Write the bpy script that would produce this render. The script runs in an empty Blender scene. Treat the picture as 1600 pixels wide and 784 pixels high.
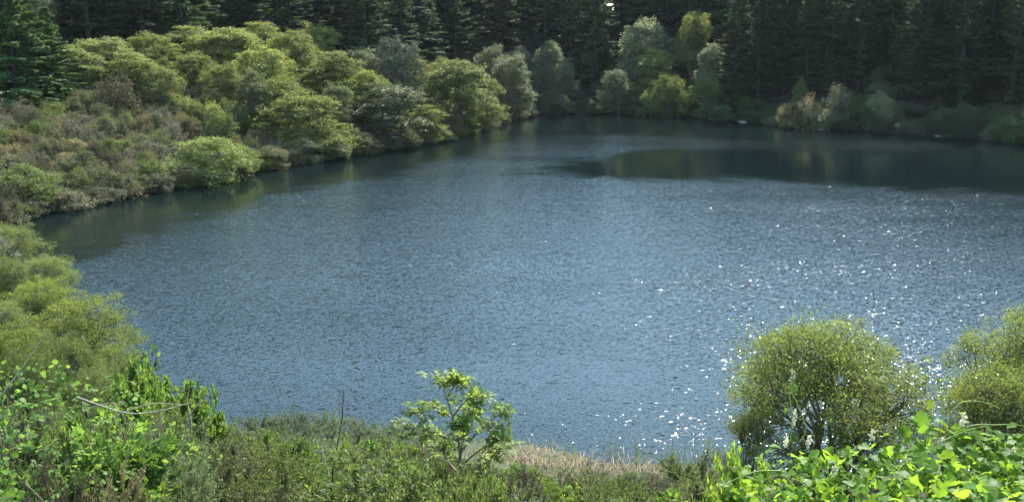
import bpy, math
import numpy as np

# ------------------------------------------------------------------ camera, sky, sun, exposure
scene = bpy.context.scene
COL = scene.collection
CAM_Z = 12.0
PITCH = math.radians(11.9)
FPX = 1570.0
cam_d = bpy.data.cameras.new("camera")
cam_d.sensor_width = 36.0
cam_d.lens = 36.0 * FPX / 1600.0
cam_d.clip_start = 0.1
cam_d.clip_end = 6000
cam = bpy.data.objects.new("camera", cam_d)
cam.location = (0, 0, CAM_Z)
cam.rotation_euler = (math.pi / 2 - PITCH, 0, 0)
COL.objects.link(cam)
scene.camera = cam

SUN_EL = math.radians(46)
SUN_AZ = math.radians(22)          # to the right of the view direction (+Y)
world = bpy.data.worlds.new("World")
scene.world = world
world.use_nodes = True
wt = world.node_tree
sky = wt.nodes.new("ShaderNodeTexSky")
sky.sky_type = 'NISHITA'
sky.sun_disc = False
sky.sun_elevation = SUN_EL
sky.sun_rotation = SUN_AZ
sky.air_density = 1.0
sky.dust_density = 0.1
sky.ozone_density = 0.15
bg = wt.nodes["Background"]
wb = wt.nodes.new("ShaderNodeVectorMath")      # the camera's slightly warm white balance
wb.operation = 'MULTIPLY'
wb.inputs[1].default_value = (0.98, 1.06, 0.95)
wt.links.new(sky.outputs[0], wb.inputs[0])
wt.links.new(wb.outputs[0], bg.inputs[0])
bg.inputs[1].default_value = 0.15
sun_d = bpy.data.lights.new("sun", 'SUN')
sun_d.energy = 4.0
sun_d.angle = math.radians(0.5)
sun_d.color = (1.0, 0.95, 0.86)
sun = bpy.data.objects.new("sun", sun_d)
sun.rotation_euler = (math.pi / 2 - SUN_EL, 0, math.pi - SUN_AZ)
sun.location = (40, 80, 90)
COL.objects.link(sun)
vs = scene.view_settings
vs.view_transform = 'Standard'
vs.look = 'None'
vs.exposure = 1.95
vs.gamma = 1.0
vs.use_curve_mapping = False
scene.cycles.max_bounces = 6
scene.cycles.diffuse_bounces = 3
scene.cycles.glossy_bounces = 2
scene.cycles.transmission_bounces = 4
scene.cycles.volume_bounces = 0
scene.cycles.caustics_reflective = False
scene.cycles.caustics_refractive = False
scene.cycles.sample_clamp_indirect = 4.0
scene.cycles.use_denoising = True

# ------------------------------------------------------------------ picture <-> place
FWD = np.array([0, math.cos(PITCH), -math.sin(PITCH)])
UPV = np.array([0, math.sin(PITCH), math.cos(PITCH)])


def ray(px, py):
    return FWD + np.array([1.0, 0, 0]) * ((px - 800) / FPX) + UPV * ((392 - py) / FPX)


def at_plane(px, py, z=0.0):
    d = ray(px, py)
    t = (z - CAM_Z) / d[2]
    return np.array([0, 0, CAM_Z]) + d * t


def at_y(px, py, Y):
    d = ray(px, py)
    return np.array([0, 0, CAM_Z]) + d * (Y / d[1])


def project(P):
    P = np.atleast_2d(P) - np.array([0, 0, CAM_Z])
    f = P @ FWD
    f = np.where(f > 0.1, f, 0.1)
    return 800 + FPX * P[:, 0] / f, 392 - FPX * (P @ UPV) / f, f


# ------------------------------------------------------------------ the lake outline and the land round it
shore_px = [(8, 348), (60, 334), (130, 318), (250, 297), (400, 265), (480, 252), (540, 243), (640, 228), (700, 215),
            (760, 198), (800, 186), (835, 178), (900, 178), (1000, 180), (1080, 182), (1200, 195), (1300, 203),
            (1400, 208), (1500, 215), (1600, 225)]
shore = [tuple(at_plane(*p)[:2]) for p in shore_px]
shore += [(74, 104), (84, 84), (82, 62), (70, 44), (52, 33), (36, 28.5), (24, 26.2), (16, 25.3), (9, 26.0)]
shore += [tuple(at_plane(*p)[:2]) for p in [(1080, 722), (960, 722), (880, 702), (800, 692), (620, 686), (480, 676),
                                            (360, 668), (300, 640), (200, 565), (110, 472), (60, 420), (20, 375)]]
shore = np.array(shore)


def catmull(P, n=4):
    out = []
    N = len(P)
    for i in range(N):
        p0, p1, p2, p3 = P[i - 1], P[i], P[(i + 1) % N], P[(i + 2) % N]
        for k in range(n):
            t = k / n
            out.append(0.5 * ((2 * p1) + (p2 - p0) * t + (2 * p0 - 5 * p1 + 4 * p2 - p3) * t * t
                              + (3 * p1 - p0 - 3 * p2 + p3) * t ** 3))
    return np.array(out)


SH = catmull(shore, 3)


def poly_sd(P, poly):
    """signed distance, positive outside"""
    P = np.atleast_2d(P)
    A = poly
    B = np.roll(poly, -1, axis=0)
    dmin = np.full(len(P), 1e9)
    inside = np.zeros(len(P), bool)
    for a, b in zip(A, B):
        ab = b - a
        L = ab @ ab
        if L < 1e-9:
            continue
        t = np.clip(((P - a) @ ab) / L, 0, 1)
        d = np.hypot(*(P - a - t[:, None] * ab).T)
        dmin = np.minimum(dmin, d)
        cond = ((a[1] > P[:, 1]) != (b[1] > P[:, 1]))
        with np.errstate(divide='ignore', invalid='ignore'):
            xi = a[0] + (P[:, 1] - a[1]) * (b[0] - a[0]) / (b[1] - a[1])
        inside ^= cond & (P[:, 0] < xi)
    return np.where(inside, -dmin, dmin)


def sstep(a, b, x):
    t = np.clip((x - a) / (b - a), 0, 1)
    return t * t * (3 - 2 * t)


def ground_z(x, y, s=None):
    x = np.atleast_1d(np.asarray(x, float))
    y = np.atleast_1d(np.asarray(y, float))
    if s is None:
        s = poly_sd(np.stack([x, y], 1), SH)
    so = np.maximum(s, 0)
    z = np.interp(so, [0, 6, 26, 86], [0, 1.2, 10.0, 18.4])
    z = z + 0.05 * np.maximum(so - 86, 0)
    n = (np.sin(x * .21 + 1.3) * np.cos(y * .17 + .4) * .5 + np.sin(x * .53 + y * .31) * .22
         + np.sin(x * 1.1 - y * .83 + 2) * .1)
    z = z + n * sstep(1, 14, so) * 0.7
    lb = sstep(-8, -22, x) * sstep(50, 66, y)
    z = z * (1 - lb) + 0.30 * so * lb * np.interp(so, [0, 20, 45, 90], [1, 1, .62, .75])
    # rising wooded hill beyond the far shore, lower where the valley opens
    az = x / np.maximum(y, 20)
    valley = np.exp(-((az - 0.092) / 0.10) ** 2)
    hill = np.minimum(np.maximum(y - 165, 0) * 0.22, 45) * (1 - 0.8 * valley)
    z = z + hill * (s > 0)
    gap = np.exp(-((az - 0.092) / 0.035) ** 2) * sstep(182, 225, y)
    z = z * (1 - gap) + np.minimum(z, 18.5) * gap
    # the path the photographer stands on
    path = np.exp(-((x / 60) ** 2)) * np.exp(-((y + 1.0) / 2.0) ** 2)
    z = z * (1 - path) + 10.35 * path
    z = np.where(s < 0, np.maximum(0.3 * s, -3.0), z)
    return z


def gz(x, y):
    return float(ground_z(x, y)[0])


# ------------------------------------------------------------------ materials
def new_mat(name):
    m = bpy.data.materials.new(name)
    m.use_nodes = True
    t = m.node_tree
    t.nodes.clear()
    out = t.nodes.new("ShaderNodeOutputMaterial")
    return m, t, out


def nd(t, kind, **kw):
    n = t.nodes.new(kind)
    for k, v in kw.items():
        setattr(n, k, v)
    return n


def foliage(name, col, tr, trans=0.4, rough=0.45, spec=0.35, var=0.3, alt=None, alt_amt=0.3, objvar=0.25):
    rough, spec = rough + .2, spec * .6
    m, t, out = new_mat(name)
    L = t.links.new
    geo = nd(t, "ShaderNodeNewGeometry")
    oi = nd(t, "ShaderNodeObjectInfo")
    ramp = nd(t, "ShaderNodeValToRGB")
    alt = alt or tuple(c * 0.6 for c in col)
    e = ramp.color_ramp.elements
    e[0].position = 0.0
    e[0].color = (*alt, 1)
    e[1].position = 1.0
    e[1].color = (*[min(1, c * (1 + var)) for c in col], 1)
    mid = e.new(max(0.02, alt_amt))
    mid.color = (*col, 1)
    sh = nd(t, "ShaderNodeMath", operation='MULTIPLY_ADD')
    sh.inputs[1].default_value = 7.3
    L(oi.outputs["Random"], sh.inputs[0])
    L(geo.outputs["Random Per Island"], sh.inputs[2])
    fr = nd(t, "ShaderNodeMath", operation='FRACT')
    L(sh.outputs[0], fr.inputs[0])
    L(fr.outputs[0], ramp.inputs[0])
    ov = nd(t, "ShaderNodeMapRange")
    ov.inputs[3].default_value = 1 - objvar
    ov.inputs[4].default_value = 1 + objvar
    L(oi.outputs["Random"], ov.inputs[0])
    mul = nd(t, "ShaderNodeVectorMath", operation='SCALE')
    L(ramp.outputs[0], mul.inputs[0])
    L(ov.outputs[0], mul.inputs[3])
    p = nd(t, "ShaderNodeBsdfPrincipled")
    p.inputs["Roughness"].default_value = rough
    p.inputs["Specular IOR Level"].default_value = spec
    L(mul.outputs[0], p.inputs["Base Color"])
    tr_n = nd(t, "ShaderNodeBsdfTranslucent")
    k = nd(t, "ShaderNodeVectorMath", operation='MULTIPLY')
    L(mul.outputs[0], k.inputs[0])
    k.inputs[1].default_value = tuple(b / max(a, 1e-4) for a, b in zip(col, tr))
    L(k.outputs[0], tr_n.inputs[0])
    mx = nd(t, "ShaderNodeMixShader")
    mx.inputs[0].default_value = trans
    L(p.outputs[0], mx.inputs[1])
    L(tr_n.outputs[0], mx.inputs[2])
    L(mx.outputs[0], out.inputs[0])
    return m


def bark(name, c1, c2, scale=8):
    m, t, out = new_mat(name)
    L = t.links.new
    tc = nd(t, "ShaderNodeTexCoord")
    mp = nd(t, "ShaderNodeMapping")
    mp.inputs[3].default_value = (1, 1, 0.25)
    n = nd(t, "ShaderNodeTexNoise")
    n.inputs["Scale"].default_value = scale
    n.inputs["Detail"].default_value = 5
    r = nd(t, "ShaderNodeValToRGB")
    r.color_ramp.elements[0].position = .3
    r.color_ramp.elements[0].color = (*c1, 1)
    r.color_ramp.elements[1].position = .7
    r.color_ramp.elements[1].color = (*c2, 1)
    L(tc.outputs["Object"], mp.inputs[0])
    L(mp.outputs[0], n.inputs[0])
    L(n.outputs[0], r.inputs[0])
    p = nd(t, "ShaderNodeBsdfPrincipled")
    p.inputs["Roughness"].default_value = .85
    L(r.outputs[0], p.inputs["Base Color"])
    b = nd(t, "ShaderNodeBump")
    b.inputs["Strength"].default_value = .5
    b.inputs["Distance"].default_value = .02
    L(n.outputs[0], b.inputs["Height"])
    L(b.outputs[0], p.inputs["Normal"])
    L(p.outputs[0], out.inputs[0])
    return m


M = {}
M['alder'] = foliage('alder_leaf', (.132, .15, .05), (.215, .24, .045), .43, .5, .3, .5)
M['alder_yellow'] = foliage('alder_leaf_yellow', (.135, .158, .058), (.20, .23, .052), .42, .45, .4, .5)
M['alder_grey'] = foliage('alder_leaf_grey', (.15, .165, .09), (.17, .19, .075), .36, .4, .5, .6)
M['alder_dark'] = foliage('alder_leaf_dark', (.088, .108, .05), (.13, .155, .045), .38, .4, .5, .5)
M['silver'] = foliage('silvery_leaf', (.105, .125, .075), (.11, .13, .06), .3, .5, .3, .5, alt=(.035, .05, .03), alt_amt=.4)
M['willow'] = foliage('willow_leaf', (.14, .172, .042), (.235, .28, .045), .47, .5, .22, .4, alt=(.06, .08, .018))
M['willow_pale'] = foliage('willow_leaf_pale', (.122, .152, .053), (.185, .225, .047), .43, .5, .25, .45)
M['conifer'] = foliage('conifer_needle', (.044, .066, .030), (.055, .08, .026), .32, .55, .25, .7)
M['conifer_green'] = foliage('conifer_needle_green', (.055, .092, .032), (.075, .12, .025), .3, .55, .25, .6)
M['conifer_olive'] = foliage('conifer_needle_olive', (.060, .080, .040), (.065, .09, .03), .3, .55, .25, .7)
M['brush_olive'] = foliage('brush_leaf_olive', (.105, .105, .05), (.12, .13, .04), .3, .5, .35, .5)
M['brush_grey'] = foliage('brush_leaf_grey', (.125, .12, .07), (.12, .115, .05), .25, .5, .4, .6)
M['brush_tan'] = foliage('brush_leaf_tan', (.205, .175, .085), (.19, .16, .06), .3, .6, .25, .5, alt=(.08, .07, .04))
M['brush_brown'] = foliage('brush_leaf_brown', (.09, .08, .045), (.09, .08, .03), .25, .6, .25, .5)
M['brush_green'] = foliage('brush_leaf_green', (.10, .13, .04), (.15, .19, .035), .35, .5, .35, .5)
M['fresh'] = foliage('fresh_leaf', (.13, .21, .03), (.22, .32, .03), .42, .4, .4, .4)
M['vine'] = foliage('vine_leaf', (.10, .185, .025), (.25, .38, .03), .5, .3, .22, .35, alt=(.055, .12, .02))
M['thicket'] = foliage('thicket_leaf', (.075, .13, .028), (.17, .27, .035), .45, .34, .22, .5, alt=(.035, .075, .015))
M['elder'] = foliage('elder_leaf', (.14, .195, .05), (.28, .36, .055), .48, .38, .4, .4)
M['sage'] = foliage('sage_leaf', (.135, .165, .09), (.15, .19, .07), .35, .5, .35, .4)
M['red_leaf'] = foliage('reddish_leaf', (.13, .115, .04), (.22, .18, .04), .4, .4, .4, .4)
M['flower'] = foliage('cream_flower', (.62, .60, .45), (.5, .48, .3), .3, .5, .3, .2, alt=(.5, .48, .33))
M['grass'] = foliage('grass_blade', (.13, .16, .045), (.17, .21, .04), .4, .5, .3, .5, alt=(.20, .165, .085), alt_amt=.35)
M['reed'] = foliage('dry_reed_blade', (.20, .155, .10), (.15, .11, .06), .25, .5, .3, .5, alt=(.11, .085, .05), alt_amt=.55)
M['bark'] = bark('bark_grey', (.07, .06, .05), (.19, .165, .135))
M['bark_dark'] = bark('bark_dark', (.014, .012, .010), (.042, .036, .03))
M['twig'] = bark('twig_brown', (.10, .08, .055), (.24, .19, .13), 14)
M['twig_pale'] = bark('twig_pale', (.25, .2, .14), (.5, .42, .31), 10)
M['stem_green'] = bark('stem_green', (.14, .2, .04), (.28, .34, .09), 10)
M['rock'] = bark('shore_rock', (.12, .11, .09), (.32, .29, .25), 5)

# ground
m, t, out = new_mat('ground_soil')
L = t.links.new
tc = nd(t, "ShaderNodeTexCoord")
n1 = nd(t, "ShaderNodeTexNoise")
n1.inputs["Scale"].default_value = .35
n1.inputs["Detail"].default_value = 8
n1.inputs["Roughness"].default_value = .7
n2 = nd(t, "ShaderNodeTexNoise")
n2.inputs["Scale"].default_value = 6
n2.inputs["Detail"].default_value = 6
r1 = nd(t, "ShaderNodeValToRGB")
e = r1.color_ramp.elements
e[0].position, e[0].color = .35, (.018, .022, .010, 1)
e[1].position, e[1].color = .68, (.065, .052, .03, 1)
x = e.new(.5)
x.color = (.034, .034, .017, 1)
L(tc.outputs["Object"], n1.inputs[0])
L(tc.outputs["Object"], n2.inputs[0])
L(n1.outputs[0], r1.inputs[0])
p = nd(t, "ShaderNodeBsdfPrincipled")
p.inputs["Roughness"].default_value = .95
L(r1.outputs[0], p.inputs["Base Color"])
b = nd(t, "ShaderNodeBump")
b.inputs["Strength"].default_value = .8
b.inputs["Distance"].default_value = .08
L(n2.outputs[0], b.inputs["Height"])
L(b.outputs[0], p.inputs["Normal"])
L(p.outputs[0], out.inputs[0])
M['ground'] = m

# water: dark body, smooth surface, facets tilted by wind ripples; 'ruffle' says how much wind each place gets
m, t, out = new_mat('lake_water')
L = t.links.new
tc = nd(t, "ShaderNodeTexCoord")


def facet(scale, sx, sy, detail, rough, rz):
    mp = nd(t, "ShaderNodeMapping")
    mp.inputs[2].default_value = (0, 0, rz)
    mp.inputs[3].default_value = (sx, sy, 1)
    n = nd(t, "ShaderNodeTexNoise")
    n.inputs["Scale"].default_value = scale
    n.inputs["Detail"].default_value = detail
    n.inputs["Roughness"].default_value = rough
    L(tc.outputs["Object"], mp.inputs[0])
    L(mp.outputs[0], n.inputs[0])
    s = nd(t, "ShaderNodeVectorMath", operation='SUBTRACT')
    L(n.outputs["Color"], s.inputs[0])
    s.inputs[1].default_value = (.5, .5, .5)
    return s


fa = facet(1.0, 4.5, 11.0, 1, .5, .12)
fb = facet(1.0, 12.0, 26.0, 2, .6, -.15)
sc_a = nd(t, "ShaderNodeVectorMath", operation='MULTIPLY')
L(fa.outputs[0], sc_a.inputs[0])
sc_a.inputs[1].default_value = (1.25, 1.45, 0)
sc_b = nd(t, "ShaderNodeVectorMath", operation='MULTIPLY')
L(fb.outputs[0], sc_b.inputs[0])
sc_b.inputs[1].default_value = (.85, 1.0, 0)
# steeper wavelets here and there on an otherwise low ripple
sm_ = nd(t, "ShaderNodeMapping")
sm_.inputs[3].default_value = (1.6, 5.0, 1)
sn_ = nd(t, "ShaderNodeTexNoise")
sn_.inputs["Scale"].default_value = 1
sn_.inputs["Detail"].default_value = 2
L(tc.outputs["Object"], sm_.inputs[0])
L(sm_.outputs[0], sn_.inputs[0])
sr_ = nd(t, "ShaderNodeMapRange")
sr_.inputs[1].default_value = .50
sr_.inputs[2].default_value = .78
sr_.inputs[3].default_value = .10
sr_.inputs[4].default_value = 1.0
L(sn_.outputs[0], sr_.inputs[0])
ga_ = nd(t, "ShaderNodeVectorMath", operation='SCALE')
L(sc_a.outputs[0], ga_.inputs[0])
L(sr_.outputs[0], ga_.inputs[3])
add = nd(t, "ShaderNodeVectorMath", operation='ADD')
L(ga_.outputs[0], add.inputs[0])
L(sc_b.outputs[0], add.inputs[1])
at = nd(t, "ShaderNodeAttribute", attribute_name="ruffle")
# gusts: slow variation of the wind over the surface
gm = nd(t, "ShaderNodeMapping")
gm.inputs[3].default_value = (.05, .16, 1)
gn = nd(t, "ShaderNodeTexNoise")
gn.inputs["Scale"].default_value = 1
gn.inputs["Detail"].default_value = 4
L(tc.outputs["Object"], gm.inputs[0])
L(gm.outputs[0], gn.inputs[0])
gr = nd(t, "ShaderNodeMapRange")
gr.inputs[1].default_value = .3
gr.inputs[2].default_value = .7
gr.inputs[3].default_value = .72
gr.inputs[4].default_value = 1.22
L(gn.outputs[0], gr.inputs[0])
rm = nd(t, "ShaderNodeMath", operation='MULTIPLY')
L(at.outputs["Fac"], rm.inputs[0])
L(gr.outputs[0], rm.inputs[1])
sc = nd(t, "ShaderNodeVectorMath", operation='SCALE')
L(add.outputs[0], sc.inputs[0])
L(rm.outputs[0], sc.inputs[3])
up = nd(t, "ShaderNodeVectorMath", operation='ADD')
L(sc.outputs[0], up.inputs[0])
up.inputs[1].default_value = (0, 0, 1)
nn = nd(t, "ShaderNodeVectorMath", operation='NORMALIZE')
L(up.outputs[0], nn.inputs[0])
p = nd(t, "ShaderNodeBsdfPrincipled")
p.inputs["Base Color"].default_value = (.003, .0078, .0082, 1)
rr_ = nd(t, "ShaderNodeMapRange")
rr_.inputs[3].default_value = .05
rr_.inputs[4].default_value = .11
L(rm.outputs[0], rr_.inputs[0])
L(rr_.outputs[0], p.inputs["Roughness"])
p.inputs["IOR"].default_value = 1.333
L(nn.outputs[0], p.inputs["Normal"])
L(p.outputs[0], out.inputs[0])
M['water'] = m


# ------------------------------------------------------------------ mesh building
class Geo:
    def __init__(self):
        self.v, self.q, self.t, self.n = [], [], [], 0

    def add(self, v, q=None, t=None):
        v = np.asarray(v, float)
        if q is not None and len(q):
            self.q.append(np.asarray(q, int) + self.n)
        if t is not None and len(t):
            self.t.append(np.asarray(t, int) + self.n)
        self.v.append(v)
        self.n += len(v)

    def mesh(self, name, smooth=False):
        me = bpy.data.meshes.new(name)
        v = np.concatenate(self.v) if self.v else np.zeros((0, 3))
        q = np.concatenate(self.q) if self.q else np.zeros((0, 4), int)
        t = np.concatenate(self.t) if self.t else np.zeros((0, 3), int)
        me.vertices.add(len(v))
        me.vertices.foreach_set("co", v.astype(np.float32).ravel())
        me.loops.add(len(q) * 4 + len(t) * 3)
        me.loops.foreach_set("vertex_index", np.concatenate([q.ravel(), t.ravel()]).astype(np.int32))
        me.polygons.add(len(q) + len(t))
        st = np.concatenate([np.arange(len(q)) * 4, len(q) * 4 + np.arange(len(t)) * 3]).astype(np.int32)
        me.polygons.foreach_set("loop_start", st)
        me.update(calc_edges=True)
        if smooth:
            me.polygons.foreach_set("use_smooth", np.ones(len(me.polygons), bool))
        me.validate()
        return me


def unit(v):
    v = np.asarray(v, float)
    return v / np.maximum(np.linalg.norm(v, axis=-1, keepdims=True), 1e-9)


def tube(g, pts, rad, sides=5):
    pts = np.asarray(pts, float)
    n = len(pts)
    rad = np.broadcast_to(np.asarray(rad, float), (n,))
    tan = unit(np.gradient(pts, axis=0))
    ref = np.array([1.0, 0, 0]) if abs(tan[0][0]) < .8 else np.array([0, 1.0, 0])
    a = unit(np.cross(tan, ref))
    b = np.cross(tan, a)
    ang = np.arange(sides) * 2 * math.pi / sides
    ring = (pts[:, None] + rad[:, None, None] * (np.cos(ang)[None, :, None] * a[:, None] + np.sin(ang)[None, :, None] * b[:, None]))
    idx = np.arange(n * sides).reshape(n, sides)
    q = np.stack([idx[:-1], np.roll(idx[:-1], -1, 1), np.roll(idx[1:], -1, 1), idx[1:]], -1).reshape(-1, 4)
    g.add(ring.reshape(-1, 3), q)


def curve(p0, p1, bend, n=6, rs=None, wob=0.0):
    s = np.linspace(0, 1, n)[:, None]
    p = np.asarray(p0) * (1 - s) + np.asarray(p1) * s + np.asarray(bend) * (4 * s * (1 - s))
    if rs is not None and wob > 0:
        p[1:-1] += rs.normal(0, wob, (n - 2, 3))
    return p


def leaves(g, P, D, N, Ln, W, fold=.15):
    """diamond leaves: root P, direction D, face normal N"""
    n = len(P)
    D = unit(D)
    S = unit(np.cross(D, N))
    N2 = np.cross(S, D)
    Ln = np.broadcast_to(Ln, (n,))[:, None]
    W = np.broadcast_to(W, (n,))[:, None]
    mid = P + D * Ln * .45 + N2 * W * fold
    v = np.stack([P, mid + S * W * .5, P + D * Ln, mid - S * W * .5], 1).reshape(-1, 3)
    g.add(v, np.arange(n * 4).reshape(n, 4))


def rdir(rs, n, up=0.0):
    d = unit(rs.normal(0, 1, (n, 3)))
    d[:, 2] += up
    return unit(d)


class Proto:
    def __init__(self, parts, H, R):
        self.parts, self.H, self.R = parts, H, R


def conifer(seed, H=22, R=3.6, cb=.10, step=.42, tw=1.0, thin=1.0, lean=.0):
    rs = np.random.RandomState(seed)
    tg, cg = Geo(), Geo()
    zz = np.linspace(0, H, 9)
    tp = np.stack([np.sin(zz * .2 + seed) * .12 + lean * zz, np.cos(zz * .17) * .1, zz], 1)
    tp -= np.array([tp[0, 0], tp[0, 1], 0])
    tube(tg, tp, np.linspace(H * .0155, .02, 9), 7)
    z = H * cb
    while z < H * .99:
        t = z / H
        prof = min(1, ((1 - t) / .82)) ** .9 * (0.72 + .28 * min(1, t / .25))
        for k in range(rs.randint(4, 7)):
            if rs.rand() > thin:
                continue
            a = rs.uniform(0, 2 * math.pi)
            Lb = max(.35, R * prof * rs.uniform(.55, 1.12))
            if rs.rand() < .06:
                Lb *= 1.25
            rise = math.radians(-14 + 50 * t + rs.uniform(-9, 9))
            o = np.array([math.cos(a), math.sin(a), 0])
            sd = np.array([-o[1], o[0], 0])
            base = np.array([np.interp(z, zz, tp[:, 0]), np.interp(z, zz, tp[:, 1]), z])
            s = np.linspace(0, 1, 5)
            dr = rs.uniform(.05, .22)
            path = base + o * (Lb * s)[:, None] + np.array([0, 0, 1.0]) * (Lb * (math.tan(rise) * s - dr * s ** 2 + .12 * s ** 4))[:, None]
            if Lb > 1.0:
                tube(tg, path, np.linspace(.02 + .012 * Lb, .008, 5), 3)
            n = int((Lb * 36 + 8) * tw)
            u = rs.uniform(.12, 1, n) ** .75
            Pp = np.stack([np.interp(u, s, path[:, i]) for i in range(3)], 1) + rs.normal(0, .05, (n, 3))
            side = rs.choice([-1, 1], n)[:, None] * rs.uniform(.3, 1.1, (n, 1))
            D = o * rs.uniform(.35, 1.0, (n, 1)) + sd * side + np.array([0, 0, 1.0]) * np.where(rs.rand(n, 1) < .4, rs.uniform(-1.6, -.4, (n, 1)), rs.uniform(-.45, .10, (n, 1)))
            Ln = (.30 + .55 * (1 - u) * min(1, Lb / 3)) * rs.uniform(.6, 1.25, n)
            W = rs.uniform(.13, .27, n)
            N = np.array([0, 0, .8]) + o * .35 + rs.normal(0, .5, (n, 3))
            leaves(cg, Pp, D, N, Ln, W, -.1)
        z += step * 1.2 * rs.uniform(.6, 1.4) * (1 - .4 * t)
    # leader
    n = 14
    leaves(cg, np.array([tp[-1, 0], tp[-1, 1], H]) - np.array([0, 0, 1.0]) * rs.uniform(0, .9, (n, 1)), rdir(rs, n, .8), rdir(rs, n), .35, .1)
    return Proto([("trunk", tg.mesh("conifer_trunk", True), 'bark_dark'), ("crown", cg.mesh("conifer_crown"), 'conifer')], H, R)


def broadleaf(seed, H=7, R=3, low=.2, nl=9, ncl=220, lpc=60, leaf=.2, clr=.5, flat=.5, stems=1, droop=.15, asp=.55, limb=1.0, lob=(.30, .46)):
    """lobed crown of leaf sprays on limbs; low = height fraction where the crown starts"""
    rs = np.random.RandomState(seed)
    tg, cg = Geo(), Geo()
    lobes = []
    for i in range(nl):
        a = i * 2.39996 + rs.uniform(-.5, .5)
        rr = R * .62 * math.sqrt((i + .3) / nl) * rs.uniform(.8, 1.15)
        lr = R * rs.uniform(*lob)
        top = H * (1 - .35 * (rr / R) ** 2) * rs.uniform(.78, 1.0)
        zc = rs.uniform(low * H + lr * .6, max(low * H + lr * .65, top - lr))
        if i < nl * .5:
            zc = top - lr
        lobes.append((np.array([rr * math.cos(a), rr * math.sin(a), zc]), lr))
    bases = [np.array([rs.normal(0, .09 * R), rs.normal(0, .09 * R), 0]) if stems > 1 else np.zeros(3) for _ in range(stems)]
    C = np.array([c for c, _ in lobes])
    Rr = np.array([r for _, r in lobes])
    allc, allo = [], []
    for i, (c, r) in enumerate(lobes):
        b0 = bases[i % stems]
        p = curve(b0, c, np.array([0, 0, .08 * H]) - (c - b0) * np.array([.12, .12, 0]), 7, rs, .025 * H)
        tube(tg, p, np.linspace(limb * H * .014, .018 * limb, 7), 5)
        m_ = max(8, int(ncl * r ** 2 / (Rr ** 2).sum()))
        d = rdir(rs, m_, .35)
        ext = np.where(rs.rand(m_, 1) < .16, rs.uniform(1.08, 1.38, (m_, 1)), rs.uniform(.6, 1.05, (m_, 1)))
        pc = c + d * r * ext * np.array([1, 1, .85])
        dist = np.linalg.norm(pc[:, None] - C[None], axis=2) / Rr[None]
        dist[:, i] = 9
        ok = (dist.min(1) > .6) & (pc[:, 2] > low * H * .6)
        pc, d = pc[ok], d[ok]
        allc.append(pc)
        allo.append(d)
        for k in range(0, len(pc), 2):
            tube(tg, curve(p[4 + rs.randint(0, 3)], pc[k], np.array([0, 0, -.06 * r]), 4, rs, .02 * r), np.linspace(.022 * limb, .006 * limb, 4), 3)
    pc = np.concatenate(allc)
    oc = np.concatenate(allo)
    n = len(pc) * lpc
    idx = np.repeat(np.arange(len(pc)), lpc)
    csz = (clr * rs.uniform(.35, 1.3, len(pc)))[idx]
    off = rs.normal(0, .5, (n, 3)) * csz[:, None] * np.array([1, 1, flat])
    rad = np.linalg.norm(off[:, :2], axis=1)
    off[:, 2] -= droop * rad ** 2 / np.maximum(csz, .05)
    P = pc[idx] + off
    P[:, 2] = np.maximum(P[:, 2], .03)
    D = unit(off) * .7 + rs.normal(0, .6, (n, 3)) + oc[idx] * .3 + np.array([0, 0, -droop])
    N = np.array([0, 0, .8]) + oc[idx] * .6 + rs.normal(0, .55, (n, 3))
    Ln = leaf * rs.uniform(.6, 1.3, n)
    leaves(cg, P, D, N, Ln, Ln * asp)
    Rw = float(np.percentile(np.hypot(P[:, 0], P[:, 1]), 97))
    Hh = float(np.percentile(P[:, 2], 99.7))
    return Proto([("trunk", tg.mesh("broadleaf_trunk", True), 'bark'), ("crown", cg.mesh("broadleaf_crown"), 'alder')], Hh, Rw)


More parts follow.
